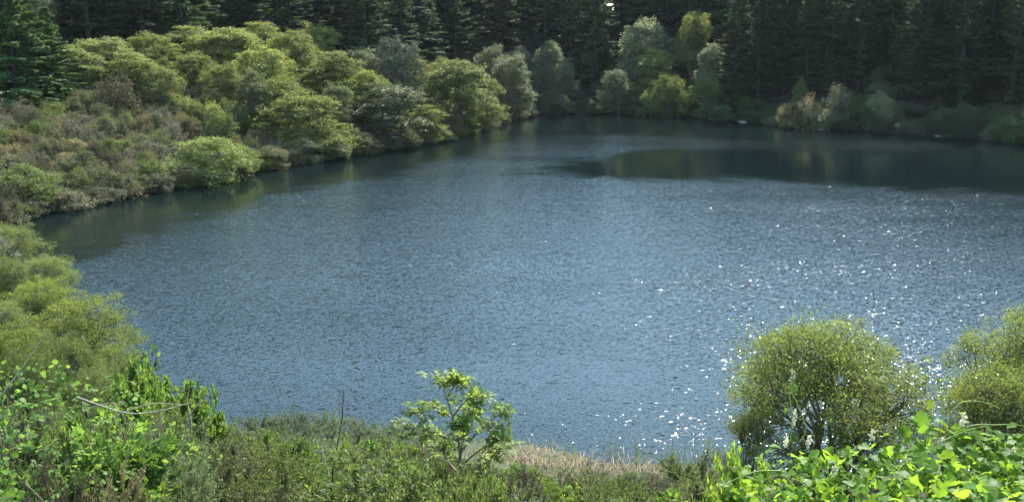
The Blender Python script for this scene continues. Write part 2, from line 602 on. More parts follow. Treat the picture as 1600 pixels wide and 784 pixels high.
def stemmy(seed, H=2, R=1.2, ns=30, twigs=8, lpt=30, leaf=.05, asp=.3, start=.3, spread=.75, thick=.012, curl=.25, upright=.6, dome=.55, twl=.35):
    """many-stemmed shrub: stems fan out from the base, twigs carry leaves along their length"""
    rs = np.random.RandomState(seed)
    tg, cg = Geo(), Geo()
    PP, DD = [], []
    for i in range(ns):
        a = rs.uniform(0, 2 * math.pi)
        q = math.sqrt(rs.rand())
        rr = R * spread * q
        hh = H * (1 - dome * q * q) * rs.uniform(.72, 1.0)
        b0 = np.array([math.cos(a), math.sin(a), 0]) * rr * .15 + np.array([rs.normal(0, .05 * R), rs.normal(0, .05 * R), 0])
        tip = np.array([math.cos(a) * rr, math.sin(a) * rr, hh * .86])
        p = curve(b0, tip, np.array([math.cos(a), math.sin(a), 0]) * -curl * rr * .5 + np.array([0, 0, .05 * H]), 8, rs, .012 * H)
        tube(tg, p, np.linspace(thick * rs.uniform(.7, 1.3), thick * .25, 8), 4)
        for k in range(twigs):
            u = rs.uniform(start, 1)
            j = u * 7
            j0 = min(6, int(j))
            q0 = p[j0] + (p[j0 + 1] - p[j0]) * (j - j0)
            d = unit(unit(p[j0 + 1] - p[j0]) * upright + rs.normal(0, .42, 3) + np.array([math.cos(a), math.sin(a), 0]) * .35 + np.array([0, 0, .25]))
            tl = twl * H * rs.uniform(.45, 1.1) * (1.15 - .5 * u)
            e_ = q0 + d * tl
            tp = curve(q0, e_, np.array([0, 0, .06 * tl]), 4)
            tube(tg, tp, np.linspace(thick * .3, thick * .1, 4), 3)
            w = rs.uniform(.1, 1.03, lpt)
            base = q0 + (e_ - q0) * w[:, None] + rs.normal(0, leaf * .35, (lpt, 3))
            PP.append(base)
            DD.append(d[None] * .75 + rs.normal(0, .6, (lpt, 3)))
    P = np.concatenate(PP)
    D = np.concatenate(DD)
    n = len(P)
    P[:, 2] = np.maximum(P[:, 2], .02)
    N = np.array([0, 0, .7]) + rs.normal(0, .7, (n, 3))
    Ln = leaf * rs.uniform(.6, 1.3, n)
    leaves(cg, P, D, N, Ln, Ln * asp)
    Rw = float(np.percentile(np.hypot(P[:, 0], P[:, 1]), 97))
    Hh = float(np.percentile(P[:, 2], 99.7))
    return Proto([("stems", tg.mesh("shrub_stems", True), 'twig'), ("foliage", cg.mesh("shrub_foliage"), 'brush_green')], Hh, Rw)


def link(o):
    COL.objects.link(o)
    return o


def tag(o, label=None, cat=None, group=None, kind=None):
    if label:
        o["label"] = label
    if cat:
        o["category"] = cat
    if group:
        o["group"] = group
    if kind:
        o["kind"] = kind
    return o


def part(name, me, mat, parent=None, loc=None, rot=None, scale=None):
    if len(me.materials) == 0:
        me.materials.append(M[mat])
    o = bpy.data.objects.new(name, me)
    if me.materials[0] != M[mat]:
        o.material_slots[0].link = 'OBJECT'
        o.material_slots[0].material = M[mat]
    if parent is not None:
        o.parent = parent
    if loc is not None:
        o.location = loc
    if rot is not None:
        o.rotation_euler = rot
    if scale is not None:
        o.scale = (scale,) * 3 if np.isscalar(scale) else scale
    return link(o)


def thing(name, label, cat, group=None, loc=(0, 0, 0), rz=0.0, scale=(1, 1, 1)):
    o = bpy.data.objects.new(name, None)
    o.empty_display_size = .3
    o.location = loc
    o.rotation_euler = (0, 0, rz)
    o.scale = scale
    tag(o, label, cat, group)
    return link(o)


RS = np.random.RandomState(7)


def spawn(proto, name, label, cat, group, loc, H, W, mat=None, bark_mat=None, rz=None, lean=None):
    """W = crown width in metres, H = height in metres"""
    rz = RS.uniform(0, 6.28) if rz is None else rz
    sxy = W / (2 * proto.R)
    sz = H / proto.H
    o = thing(name, label, cat, group, loc, rz, (sxy, sxy, sz))
    if lean:
        o.rotation_euler = (lean[0], lean[1], rz)
    for i, (pn, me, mt) in enumerate(proto.parts):
        part(pn, me, (bark_mat or mt) if i == 0 else (mat or mt), o)
    return o


def put(proto, name, label, cat, group, px, top, wpx, Y, mat=None, bark_mat=None, rz=None, lean=None, sink=.04):
    """stand a plant on the land in direction px at depth Y, as high as picture row top and wpx wide"""
    P = at_y(px, top, Y)
    g = max(gz(P[0], P[1]), -.05) - sink
    d = P - np.array([0, 0, CAM_Z])
    W = wpx * (d @ FWD) / FPX
    H = max(.3, P[2] - g)
    return spawn(proto, name, label, cat, group, (P[0], P[1], g), H, W, mat, bark_mat, rz, lean)


# ------------------------------------------------------------------ land and water
def axis(lo, hi, flo, fhi, fine, coarse_growth=1.22):
    a = list(np.arange(flo, fhi + .01, fine))
    st, v = fine, flo
    left = []
    while v > lo:
        st *= coarse_growth
        v -= st
        left.append(v)
    st, v = fine, a[-1]
    right = []
    while v < hi:
        st *= coarse_growth
        v += st
        right.append(v)
    return np.array(left[::-1] + a + right)


gx = axis(-420, 420, -75, 95, 1.3)
gy = axis(-160, 560, -6, 178, 1.3)
X, Y = np.meshgrid(gx, gy)
flatP = np.stack([X.ravel(), Y.ravel()], 1)
Z = ground_z(flatP[:, 0], flatP[:, 1])
idx = np.arange(len(gx) * len(gy)).reshape(len(gy), len(gx))
quads = np.stack([idx[:-1, :-1], idx[:-1, 1:], idx[1:, 1:], idx[1:, :-1]], -1).reshape(-1, 4)
g = Geo()
g.add(np.column_stack([flatP, Z]), quads)
tag(part("ground", g.mesh("ground", True), 'ground'), kind="structure")

wx = np.arange(SH[:, 0].min() - 3, SH[:, 0].max() + 3, 1.0)
wy = np.arange(SH[:, 1].min() - 3, SH[:, 1].max() + 3, 1.0)
X, Y = np.meshgrid(wx, wy)
WP = np.stack([X.ravel(), Y.ravel()], 1)
sW = poly_sd(WP, SH)
keep = sW < 2.5
idx = np.arange(len(wx) * len(wy)).reshape(len(wy), len(wx))
quads = np.stack([idx[:-1, :-1], idx[:-1, 1:], idx[1:, 1:], idx[1:, :-1]], -1).reshape(-1, 4)
quads = quads[keep[quads].all(1)]
remap = -np.ones(len(WP), int)
used = np.unique(quads)
remap[used] = np.arange(len(used))
g = Geo()
g.add(np.column_stack([WP[used], np.zeros(len(used))]), remap[quads])
me = g.mesh("water", True)
# wind: the far right bay and the strip under the left bank lie in the lee of the trees
lee_right = np.array([at_plane(*p)[:2] for p in [(835, 262), (900, 250), (960, 242), (1080, 236), (1250, 236), (1420, 236), (1600, 232),
                                                 (1760, 240), (1800, 320), (1600, 300), (1450, 292), (1300, 284), (1150, 278), (1000, 282), (880, 280)]])
lee_far = np.array([at_plane(*p)[:2] for p in [(640, 225), (760, 196), (820, 170), (1000, 170), (1200, 180), (1700, 215), (1700, 232), (1420, 222),
                                               (1250, 220), (1080, 212), (950, 208), (860, 211), (780, 216), (700, 235), (640, 252)]])
lee_left = np.array([at_plane(*p)[:2] for p in [(-30, 350), (20, 335), (130, 312), (400, 260), (640, 222), (720, 205), (700, 236), (640, 256), (560, 278),
                                                (400, 305), (250, 340), (130, 385), (90, 402), (30, 410)]])
P2 = WP[used]
wob = 2.2 * np.sin(P2[:, 0] * .9 + 3 * np.sin(P2[:, 1] * .5)) * np.sin(P2[:, 1] * .7 + 1) + 1.6 * np.sin(P2[:, 0] * .35) + 1.1 * np.sin(P2[:, 0] * .13 + 1) + .8 * np.sin(P2[:, 0] * .8 + P2[:, 1] * .2)


def lee(poly, soft):
    return sstep(-soft, soft, poly_sd(P2, poly) + wob * .6)


ruf = .12 + .88 * np.minimum(np.minimum(lee(lee_right, 4.5), lee(lee_far, 4.0)), lee(lee_left, 4.0))
att = me.attributes.new("ruffle", 'FLOAT', 'POINT')
att.data.foreach_set("value", ruf.astype(np.float32))
tag(part("water", me, 'water'), kind="structure")

# ------------------------------------------------------------------ plants: one model of each sort
CON = [conifer(11, 22, 3.4), conifer(12, 24, 3.9, .07, .45), conifer(13, 20, 3.0, .08, .4, thin=.9), conifer(14, 25, 3.7, .12, .5, thin=.85),
       conifer(15, 18, 3.6, .05, .38), conifer(16, 21, 4.6, .06, .6, 1.1, thin=.72), conifer(17, 23, 4.2, .05, .55, 1.1, thin=.8, lean=.02)]
CON_NEAR = conifer(21, 17, 4.6, .04, .34, 1.5)
ALD = [broadleaf(31, 7, 3.2, .04, 13, 420, 64, .17, .5, .42, 2), broadleaf(32, 7.5, 3.0, .05, 12, 400, 64, .17, .5, .40, 3),
       broadleaf(33, 6.5, 3.4, .03, 15, 440, 64, .165, .48, .42, 3), broadleaf(34, 8, 2.8, .06, 12, 400, 64, .175, .5, .38, 2)]
DROOP = broadleaf(41, 8, 3.4, .15, 12, 300, 64, .24, .42, .9, 2, droop=.6, asp=.34)
WIL = [broadleaf(51, 4, 2.6, .04, 11, 330, 64, .15, .40, .6, 5, asp=.4), broadleaf(52, 4.5, 2.4, .05, 9, 300, 64, .15, .40, .6, 4, asp=.4)]
BRU = [broadleaf(61, 1.7, 1.3, .0, 7, 170, 34, .11, .2, .8, 5, asp=.5, limb=.9), broadleaf(62, 1.5, 1.4, .0, 9, 180, 34, .11, .2, .8, 5, asp=.45, limb=.9),
       broadleaf(63, 1.9, 1.2, .0, 6, 150, 34, .105, .19, .9, 5, asp=.4, limb=.9), broadleaf(64, 1.6, 1.3, .0, 8, 110, 40, .09, .2, .8, 6, asp=.35, limb=1.2)]

# ------------------------------------------------------------------ far woods
def shore_gap(x, y):
    return float(poly_sd(np.array([[x, y]]), SH)[0])


placed = []


def free(x, y, r):
    for (a, b2, c) in placed:
        if (a - x) ** 2 + (b2 - y) ** 2 < ((r + c) * .5) ** 2:
            return False
    placed.append((x, y, r))
    return True


# conifers chosen one by one: px, base row (shore) or depth, width px
def con(px, Yd, Hm, wm, v, label, group, mat='conifer'):
    P = at_y(px, 100, Yd)
    placed.append((P[0], P[1], 4.0))
    return spawn(CON[(v * 3 + int(px)) % 7], "conifer", label, "conifer", group, (P[0], P[1], max(gz(P[0], P[1]), 0) - .1), Hm, wm, mat)


GR = "dark conifers on the far right shore"
LR = "tall dark conifer rising from the shaded shore opposite the willows"
for px, Yd, Hm, wm, v in [(1150, 152, 21, 7.5, 0), (1185, 149, 19, 6.2, 2), (1225, 152, 22, 7.4, 1), (1262, 147, 18.5, 6.2, 4), (1300, 149, 21, 7, 0),
                          (1345, 143, 19, 7, 2), (1392, 144, 22, 8, 1), (1432, 138, 19, 6.6, 4), (1470, 141, 23, 7.6, 3), (1505, 131, 22, 8, 3),
                          (1546, 136, 22, 7.5, 0), (1585, 129, 21, 7.6, 1), (1625, 131, 22, 7.5, 2), (1670, 126, 23, 8, 3),
                          (1205, 159, 25, 7.5, 3), (1285, 158, 24, 7, 0), (1370, 154, 24, 7, 4), (1450, 149, 25, 7.6, 1), (1525, 146, 25, 7.6, 0), (1600, 141, 25, 8, 2)]:
    zone = ("between the leaning pale alder and the tan bushes" if px < 1210 else "behind the tan bushes of the far right shore" if px < 1340 else
            "behind the round silver-grey willow" if px < 1420 else "between the silver-grey willow and the sunlit right bush" if px < 1540 else "behind the sunlit green bush of the right shore")
    row_ = "taller second-row" if Hm >= 24 else "tall dark"
    con(px, Yd + (6 if px < 1420 else 3), Hm, wm * 1.15, v, row_ + " conifer standing " + zone, row_ + " conifers " + zone)
con(932, 176, 24.5, 9.0, 1, "broad dark conifer at the head of the lake under the bright gap in the trees", None)
for px, Yd, Hm, wm, v in [(893, 181, 22, 7.0, 0), (968, 187, 20, 7, 2), (1020, 188, 21, 7.4, 4), (1075, 184, 21, 7, 0), (1108, 184, 18, 6.5, 2), (1135, 177, 19, 6.5, 4),
                          (852, 186, 21, 7, 3), (1045, 196, 24, 8, 1), (985, 199, 22, 7, 1)]:
    con(px, Yd, Hm, wm, v, "dark conifer standing among pale alders at the head of the lake", "conifers at the head of the lake")

# left edge
for px, Yd, Hm, wm, v in [(22, 92, 14, 8.6, 0), (72, 96, 9.2, 7.4, 0), (-50, 94, 15, 9, 0)]:
    P = at_y(px, 100, Yd)
    spawn(CON_NEAR, "conifer", "green conifer with low drooping boughs standing above the brushy left bank", "conifer", "conifers above the brushy left bank",
          (P[0], P[1], gz(P[0], P[1]) - .1), Hm, wm, 'conifer_green')
    placed.append((P[0], P[1], 6))

# wooded slope behind the alders and over the far hill
rs = np.random.RandomState(99)
cpx = rs.uniform(-160, 1720, 9000)
cY = rs.uniform(118, 300, 9000)
o_ = np.argsort(cY)
cpx, cY = cpx[o_], cY[o_]
cX = (cpx - 800) / FPX * cY * .98
cS = poly_sd(np.stack([cX, cY], 1), SH)
cZ = ground_z(cX, cY, cS)
_, cpy, _ = project(np.column_stack([cX, cY, cZ]))
lim = np.where(cpx < 560, 33, np.where(cpx < 820, 15, np.where(cpx < 1140, 21, 13)))
ok = (cS > lim) & (cpy > -14) & ~((np.abs(cX / cY - .0935) < .0115) & (cY > 184)) & ~((cpx > 820) & (cY > 240))
count = 0
for Yd, xx, px, zz in zip(cY[ok], cX[ok], cpx[ok], cZ[ok]):
    if not free(xx, Yd, 5.6 if Yd < 190 else 6.5):
        continue
    v = rs.randint(0, 7)
    Hm = rs.uniform(14, 25) * (1.0 if Yd < 190 else 1.1)
    if px < 900:
        where = "in the wooded slope behind the pale green alders"
    else:
        where = "in the deep wood behind the far right shore"
    km = ['conifer', 'conifer', 'conifer_olive', 'conifer_green'][rs.randint(0, 4)]
    lab = "%s %s conifer %s" % ("tall" if Hm > 21 else "shorter", {'conifer': 'dark blue-green', 'conifer_olive': 'olive', 'conifer_green': 'mid green'}[km], where)
    gp = lab.replace("conifer ", "conifers ")
    spawn(CON[v], "conifer", lab, "conifer", gp, (xx, Yd, zz - .15), Hm, rs.uniform(7.2, 11.0), km)
    count += 1
    if count > 250:
        break
print("forest conifers", count)

# grey tree at the top left
put(DROOP, "eucalyptus_tree", "hazy grey-green broadleaf tree behind the left edge conifers", "tree", None, 62, -20, 60, 118, 'alder_grey')

# ------------------------------------------------------------------ alders and willows round the far banks
AL = "alder_tree"
GA = "alders on the left bank"


def base_Y(px, py):
    return at_plane(px, py, .2)[1]


put(WIL[0], "willow_bush", "round pale green willow bush hanging over the water below the brown brush", "bush", None, 318, 216, 140, base_Y(318, 283), 'willow_pale')
put(WIL[1], "willow_bush", "small pale green willow bush beside the round one below the brown brush", "bush", None, 375, 225, 62, base_Y(375, 272), 'willow_pale')
put(ALD[2], AL, "wide grey-green alder leaning over the water beside the bright green clump", "tree", None, 472, 145, 150, base_Y(472, 247) + 1.0, 'alder')
put(WIL[1], "fern_clump", "small bright yellow-green clump at the water between two dark alders", "bush", None, 545, 206, 30, base_Y(545, 240), 'fresh')
put(ALD[0], AL, "dark green rounded alder at the water right of the bright green clump", "tree", None, 606, 132, 135, base_Y(606, 232) + 2.6, 'alder_dark')
put(ALD[1], AL, "small grey-green alder squeezed between the dark and the yellow-green alder", "tree", None, 668, 165, 62, base_Y(668, 222) + .6, 'alder')
put(ALD[3], AL, "tall yellow-green alder standing in the water's edge at the bend", "tree", None, 712, 96, 105, base_Y(712, 211) + 2.0, 'alder_yellow')
put(ALD[2], AL, "low yellow-green alder skirting the tall one at the bend", "tree", None, 752, 118, 85, base_Y(750, 201) + 1.2, 'alder_yellow')
put(ALD[0], AL, "grey-lit alder at the corner where the left bank ends", "tree", None, 797, 86, 80, base_Y(800, 186) + 1.5, 'alder_grey')
put(DROOP, "eucalyptus_tree", "dark tree with drooping silvery tufts among the alders", "tree", None, 612, 60, 108, 126, 'silver')
CAN = {(520, 82): "spreading alder left of the dark drooping tree", (415, 72): "broad alder above the wide grey-green waterside alder", (455, 50): "tall alder in the canopy behind the broad one",
       (350, 45): "tall slim-crowned alder at the ridge of the left canopy", (290, 42): "yellow-tinted alder under the dark conifers at the canopy ridge",
       (235, 52): "green alder between two yellow-tinted alders of the canopy", (160, 60): "yellow-tinted wide alder beside the drooping left conifers",
       (205, 84): "small alder just behind the large dark brown bush", (300, 82): "mid-canopy alder above the fresh bushes of the opening",
       (350, 100): "low alder directly over the fresh bushes of the opening", (120, 78): "narrow yellow-tinted alder touching the left conifer boughs",
       (495, 38): "alder with the highest crown against the dark conifers", (400, 36): "alder at the back of the canopy touching the dark conifer wall",
       (560, 75): "dark alder half hidden behind the drooping tree", (655, 95): "alder between the drooping tree and the tall yellow-green alder",
       (690, 92): "yellow-tinted alder just behind the tall one at the bend", (255, 105): "low yellow-tinted alder right of the dark brown bush",
       (575, 112): "slim alder under the drooping tree", (440, 120): "low alder just behind the wide grey-green waterside alder",
       (525, 130): "low dark alder behind the small bright green clump", (395, 112): "dark low alder in the shade below the broad alder",
       (770, 72): "grey alder under the conifers behind the bend", (810, 74): "slim grey alder behind the corner where the left bank ends"}
for px, top, w, Yd, mt, v in [(520, 82, 125, 118, 'alder', 1), (415, 72, 120, 113, 'alder', 2), (455, 50, 110, 124, 'alder', 0), (350, 45, 120, 122, 'alder', 3),
                              (290, 42, 110, 126, 'alder_yellow', 1), (235, 52, 110, 116, 'alder', 2), (160, 60, 130, 108, 'alder_yellow', 0), (205, 84, 90, 104, 'alder', 1),
                              (300, 82, 90, 112, 'alder', 2), (350, 100, 80, 106, 'alder', 0), (120, 78, 80, 103, 'alder_yellow', 3), (495, 38, 90, 134, 'alder', 2),
                              (400, 36, 100, 134, 'alder', 1), (560, 75, 80, 134, 'alder_dark', 0), (655, 95, 80, 134, 'alder', 1), (690, 92, 70, 140, 'alder_yellow', 2),
                              (255, 105, 80, 103, 'alder_yellow', 2), (575, 112, 70, 116, 'alder', 3), (440, 120, 85, 107, 'alder', 0), (525, 130, 70, 110, 'alder_dark', 2),
                              (395, 112, 66, 104, 'alder_dark', 1), (770, 72, 60, 160, 'alder_grey', 0), (810, 74, 44, 172, 'alder_grey', 3)]:
    put(ALD[v], AL, CAN[px, top], "tree", None, px, top, w, Yd, mt)
put(BRU[1], "brush_bush", "large dark brown bush at the top of the brushy bank", "bush", None, 180, 112, 76, 98, 'brush_brown')
for px, top, w, Yd in [(305, 157, 40, 101), (335, 160, 44, 100), (368, 160, 40, 101), (288, 152, 36, 102), (350, 154, 36, 103)]:
    put(BRU[px % 3], "green_bush", "fresh green low bush in the opening below the alder canopy", "bush", "fresh green bushes in the alder opening", px, top, w, Yd, 'alder_yellow')

# head of the lake
HY = [(858, 66, 46, 169, 'alder_grey', 3, "slim pale alder left of the broad dark conifer"),
      (880, 92, 48, 165.5, 'alder_grey', 1, "drooping pale alder at the foot of the broad dark conifer"),
      (1010, 30, 100, 174, 'alder_grey', 2, "tall alder with a wide pale crown right of the broad dark conifer"),
      (1088, 20, 70, 172, 'alder', 0, "tall green alder beside the wide pale alder crown"),
      (1020, 78, 64, 168, 'alder', 1, "dim alder below the wide pale crown"),
      (964, 110, 58, 164.5, 'alder_grey', 0, "small pale alder over the water beside the bright willow bush"),
      (1112, 70, 52, 160.5, 'alder_grey', 3, "leaning pale alder against the dark conifers"),
      (1105, 122, 56, 157.5, 'willow_pale', 1, "lower pale green willow under the leaning alder"),
      (822, 112, 40, 170, 'alder_dark', 2, "dim low alder beside the corner of the left bank")]
for px, top, w, Yd, mt, v, lab in HY:
    put(ALD[v], AL, lab, "tree", None, px, top, w, Yd, mt)
put(WIL[0], "willow_bush", "bright green willow bush standing at the far water's edge", "bush", None, 1048, 118, 62, base_Y(1048, 181) + .5, 'willow_pale')
put(WIL[1], "willow_bush", "lower lobe of willow beside the bright green far willow bush", "bush", None, 1017, 138, 42, base_Y(1017, 181) + .5, 'willow_pale')
put(BRU[0], "brush_bush", "small tan bush on the far shore beside the leaning alder", "bush", None, 1121, 166, 22, base_Y(1121, 186) + .5, 'brush_tan')
# right shore
for px, top, w, row, lab in [(1232, 162, 50, 198, "low tan bush at the water left of the two taller tan bushes"),
                             (1268, 148, 56, 199, "middle tan-grey bush of three at the far right shore"),
                             (1315, 134, 52, 201, "tallest tan-grey bush of three at the far right shore")]:
    put(BRU[row % 3], "brush_bush", lab, "bush", None, px, top, w, base_Y(px, row) + .8, 'brush_tan' if px < 1300 else 'brush_grey')
put(WIL[1], "willow_bush", "round silver-grey willow alone under the dark right conifers", "bush", None, 1377, 143, 46, base_Y(1377, 204) + .8, 'alder_grey')
put(WIL[0], "willow_bush", "sunlit green bush where the right shore leaves the dark trees", "bush", None, 1596, 195, 56, base_Y(1590, 222) + .8, 'willow_pale')
put(BRU[1], "brush_bush", "dull grey bush beside the sunlit one on the right shore", "bush", None, 1556, 192, 44, base_Y(1556, 219) + .8, 'brush_grey')
put(WIL[1], "green_bush", "small bright green shrub on the bank above the tan bushes", "bush", None, 1252, 122, 24, 148, 'alder_yellow')
rs = np.random.RandomState(5)
for k in range(46):
    px = 835 + k * 18 + rs.uniform(-8, 8)
    row = np.interp(px, [835, 900, 1000, 1080, 1200, 1300, 1400, 1500, 1600, 1700], [178, 178, 180, 182, 195, 203, 208, 215, 225, 240])
    Yd = base_Y(px, row) + rs.uniform(.3, 6)
    P = at_y(px, row, Yd)
    spawn(BRU[rs.randint(0, 4)] if rs.rand() < .6 else WIL[rs.randint(0, 2)], "shore_bush", "dim low bush in the shade along the far shore", "bush",
          "shaded bushes along the far shore", (P[0], P[1], max(gz(P[0], P[1]), 0) - .05), rs.uniform(1.2, 3.6), rs.uniform(2.4, 4.8),
          ['brush_brown', 'conifer_green', 'conifer_olive', 'alder_dark'][rs.randint(0, 4)])

for k in range(40):
    px = 405 + k * 11 + rs.uniform(-6, 6)
    row = np.interp(px, [400, 480, 540, 640, 700, 760, 800, 840], [265, 252, 243, 228, 215, 198, 186, 178])
    Yd = base_Y(px, row) + rs.uniform(-.3, 2.5)
    P = at_y(px, row, Yd)
    spawn(WIL[rs.randint(0, 2)] if rs.rand() < .7 else BRU[rs.randint(0, 3)], "shore_bush", "low olive bush under the alders along the left shore", "bush",
          "low bushes under the left shore alders", (P[0], P[1], max(gz(P[0], P[1]), 0) - .05), rs.uniform(1.0, 2.8), rs.uniform(2.2, 4.4),
          ['alder', 'alder_dark', 'brush_olive', 'alder_grey'][rs.randint(0, 4)])
for k in range(30):
    px = 5 + k * 14 + rs.uniform(-7, 7)
    row = np.interp(px, [8, 60, 130, 250, 400, 430], [348, 334, 318, 297, 265, 260])
    Yd = base_Y(px, row) + rs.uniform(-.3, 1.6)
    P = at_y(px, row, Yd)
    spawn(BRU[rs.randint(0, 4)], "shore_bush", "low dull bush overhanging the water at the foot of the dry brush", "bush",
          "low bushes at the foot of the dry brush", (P[0], P[1], max(gz(P[0], P[1]), 0) - .05), rs.uniform(.9, 1.9), rs.uniform(1.8, 3.4),
          ['brush_olive', 'brush_green', 'brush_olive', 'brush_grey'][rs.randint(0, 4)])
# dark bushes on the floor of the far right wood
fx, fy = rs.uniform(8, 85, 700), rs.uniform(118, 185, 700)
fS = poly_sd(np.stack([fx, fy], 1), SH)
fZ = ground_z(fx, fy, fS)
fpx, _, _ = project(np.column_stack([fx, fy, fZ]))
ok = (fS > 4) & (fS < 30) & (fpx > 840) & (fpx < 1680)
for x_, y_, z_ in list(zip(fx[ok], fy[ok], fZ[ok]))[:135]:
    spawn(WIL[rs.randint(0, 2)], "undergrowth_bush", "dim bush on the shaded floor of the far right wood", "bush", "undergrowth in the far right wood",
          (x_, y_, z_ - .05), rs.uniform(1.5, 3.6), rs.uniform(3, 5.5), ['alder_dark', 'conifer_green', 'brush_brown'][rs.randint(0, 3)])
ux, uy = rs.uniform(-75, 5, 900), rs.uniform(85, 170, 900)
uS = poly_sd(np.stack([ux, uy], 1), SH)
uZ = ground_z(ux, uy, uS)
upx, _, _ = project(np.column_stack([ux, uy, uZ]))
ok = (uS > np.where(upx < 440, 25, 3)) & (uS < 44) & (upx > -60) & (upx < 830)
for x_, y_, z_ in list(zip(ux[ok], uy[ok], uZ[ok]))[:90]:
    spawn(WIL[rs.randint(0, 2)], "undergrowth_bush", "dim green bush in the undergrowth beneath the alder canopy", "bush", "undergrowth beneath the alder canopy",
          (x_, y_, z_ - .05), rs.uniform(1.2, 2.8), rs.uniform(2.6, 5), ['alder_dark', 'brush_green', 'alder'][rs.randint(0, 3)])

# ------------------------------------------------------------------ brush on the left bank
rs = np.random.RandomState(17)
bpts = []
xy = rs.uniform([-62, 60], [-14, 112], (9000, 2))
sB = poly_sd(xy, SH)
zB = ground_z(xy[:, 0], xy[:, 1], sB)
pxs, pys, fs = project(np.column_stack([xy, zB + 1.0]))
lim_top = np.interp(pxs, [-100, 0, 110, 150, 300, 420, 480], [175, 178, 160, 142, 148, 172, 215])
ok = (sB > .2) & (sB < 40) & (pxs > -90) & (pxs < 440) & (pys > lim_top) & (xy[:, 1] > 62)
# keep clear of the willows at the water
ok &= ~((pxs > 240) & (pxs < 440) & (pys > 235) & (pys < 300))


def zn(q):
    return "low in the dry brush of the left bank close to the water" if q < 7 else "midway up the dry brush of the left bank" if q < 15 else "at the top of the dry brush under the alders and conifers"


nb = 0
for (x_, y_), s_, z_, px in zip(xy[ok], sB[ok], zB[ok], pxs[ok]):
    r_ = rs.uniform(.95, 1.75)
    good = True
    for (a, b2, c) in bpts:
        if (a - x_) ** 2 + (b2 - y_) ** 2 < (.53 * (r_ + c)) ** 2:
            good = False
            break
    if not good:
        continue
    bpts.append((x_, y_, r_))
    q = rs.rand()
    kind = 'brush_olive' if q < .34 else 'brush_grey' if q < .62 else 'brush_tan' if q < .78 else 'brush_brown' if q < .9 else 'brush_green'
    word = {'brush_olive': 'olive', 'brush_grey': 'grey', 'brush_tan': 'tan', 'brush_brown': 'brown', 'brush_green': 'green'}[kind]
    spawn(BRU[rs.randint(0, 4)], "brush_bush", "%s rounded bush %s" % (word, zn(s_)), "bush", "%s bushes %s" % (word, zn(s_)),
          (x_, y_, max(z_, 0) - .06), rs.uniform(1.3, 2.7), r_ * rs.uniform(1.6, 2.2), kind)
    nb += 1
    if nb >= 280:
        break
print("brush", nb)
put(WIL[1], "willow_bush", "olive green willow bush at the water where the brushy bank begins", "bush", None, 38, 258, 100, base_Y(40, 333) + 1, 'brush_green')
put(BRU[0], "brush_bush", "dark green bush near the top right of the brown brush", "bush", None, 345, 176, 60, 97, 'brush_green')
put(BRU[3], "brush_bush", "bare grey rounded bush low over the water below the brush", "bush", None, 152, 282, 62, base_Y(152, 313) + .6, 'brush_grey')

# pale stones at the far waterline
def stone(seed):
    r_ = np.random.RandomState(seed)
    g = Geo()
    nu, nv = 10, 6
    v = []
    for j in range(nv + 1):
        th = math.pi * j / nv
        for i in range(nu):
            ph = 2 * math.pi * i / nu
            rr = 1 + .22 * math.sin(3 * ph + seed) * math.sin(th) + r_.normal(0, .06)
            v.append((rr * math.sin(th) * math.cos(ph), .6 * rr * math.sin(th) * math.sin(ph), .22 * rr * math.cos(th) + .08))
    idx = np.arange((nv + 1) * nu).reshape(nv + 1, nu)
    q = np.stack([idx[:-1], np.roll(idx[:-1], -1, 1), np.roll(idx[1:], -1, 1), idx[1:]], -1).reshape(-1, 4)
    g.add(np.array(v), q)
    return g.mesh("stone", True)


STN = [stone(1), stone(2)]
for px, row, sz, lab in [(1113, 187, 1.0, "pale stone at the water below the leaning alder"), (1160, 191, 1.2, "flat pale stone on the shaded far shore under the conifers"),
                         (1222, 198, 1.0, "pale stone at the water under the low tan bush"), (1283, 203, .9, "pale stone at the water below the tan-grey bushes"),
                         (1465, 213, .7, "small white stone at the water under the right conifers")]:
    P = at_plane(px, row, 0)
    tag(part("stone", STN[px % 2], 'rock', None, (P[0], P[1], -.06), (0, 0, px * .01), sz * .7), lab, "stone")

# ------------------------------------------------------------------ near shore: willows, brush, reeds, grass
from mathutils import Matrix, Vector

WIN = [broadleaf(71, 4, 2.6, .02, 14, 420, 84, .095, .36, .6, 6, asp=.36), broadleaf(72, 4, 2.4, .03, 12, 380, 84, .095, .34, .65, 6, asp=.36)]
WST = [broadleaf(81, 4.3, 2.9, .20, 26, 1150, 46, .082, .27, .9, 11, droop=.1, asp=.32, limb=.8, lob=(.17, .27)),
       broadleaf(82, 4.6, 2.2, .12, 18, 420, 44, .082, .26, .9, 7, droop=.1, asp=.32, limb=.8, lob=(.17, .28)),
       broadleaf(83, 4.0, 2.6, .08, 22, 800, 46, .082, .27, .9, 9, droop=.1, asp=.32, limb=.8, lob=(.18, .28))]
CBR = [stemmy(91, 1.2, .8, 34, 9, 42, .035, .5, .25, .85, .007, .3, .7, .5, .3), stemmy(92, 1.0, .9, 36, 9, 42, .035, .5, .2, .85, .007, .2, .7, .5, .3),
       stemmy(93, 1.4, .75, 30, 10, 40, .04, .45, .3, .85, .008, .3, .9, .4, .28)]
LSH = [stemmy(101, 1.6, .9, 30, 8, 26, .075, .62, .3, .85, .009, .3, .8, .45, .28), stemmy(102, 1.5, 1.0, 26, 9, 26, .08, .6, .25, .85, .009, .2, .7, .5, .3)]
SAG = [stemmy(111, 1.1, 1.0, 46, 9, 40, .035, .38, .3, .9, .006, .2, 1.0, .45, .3)]

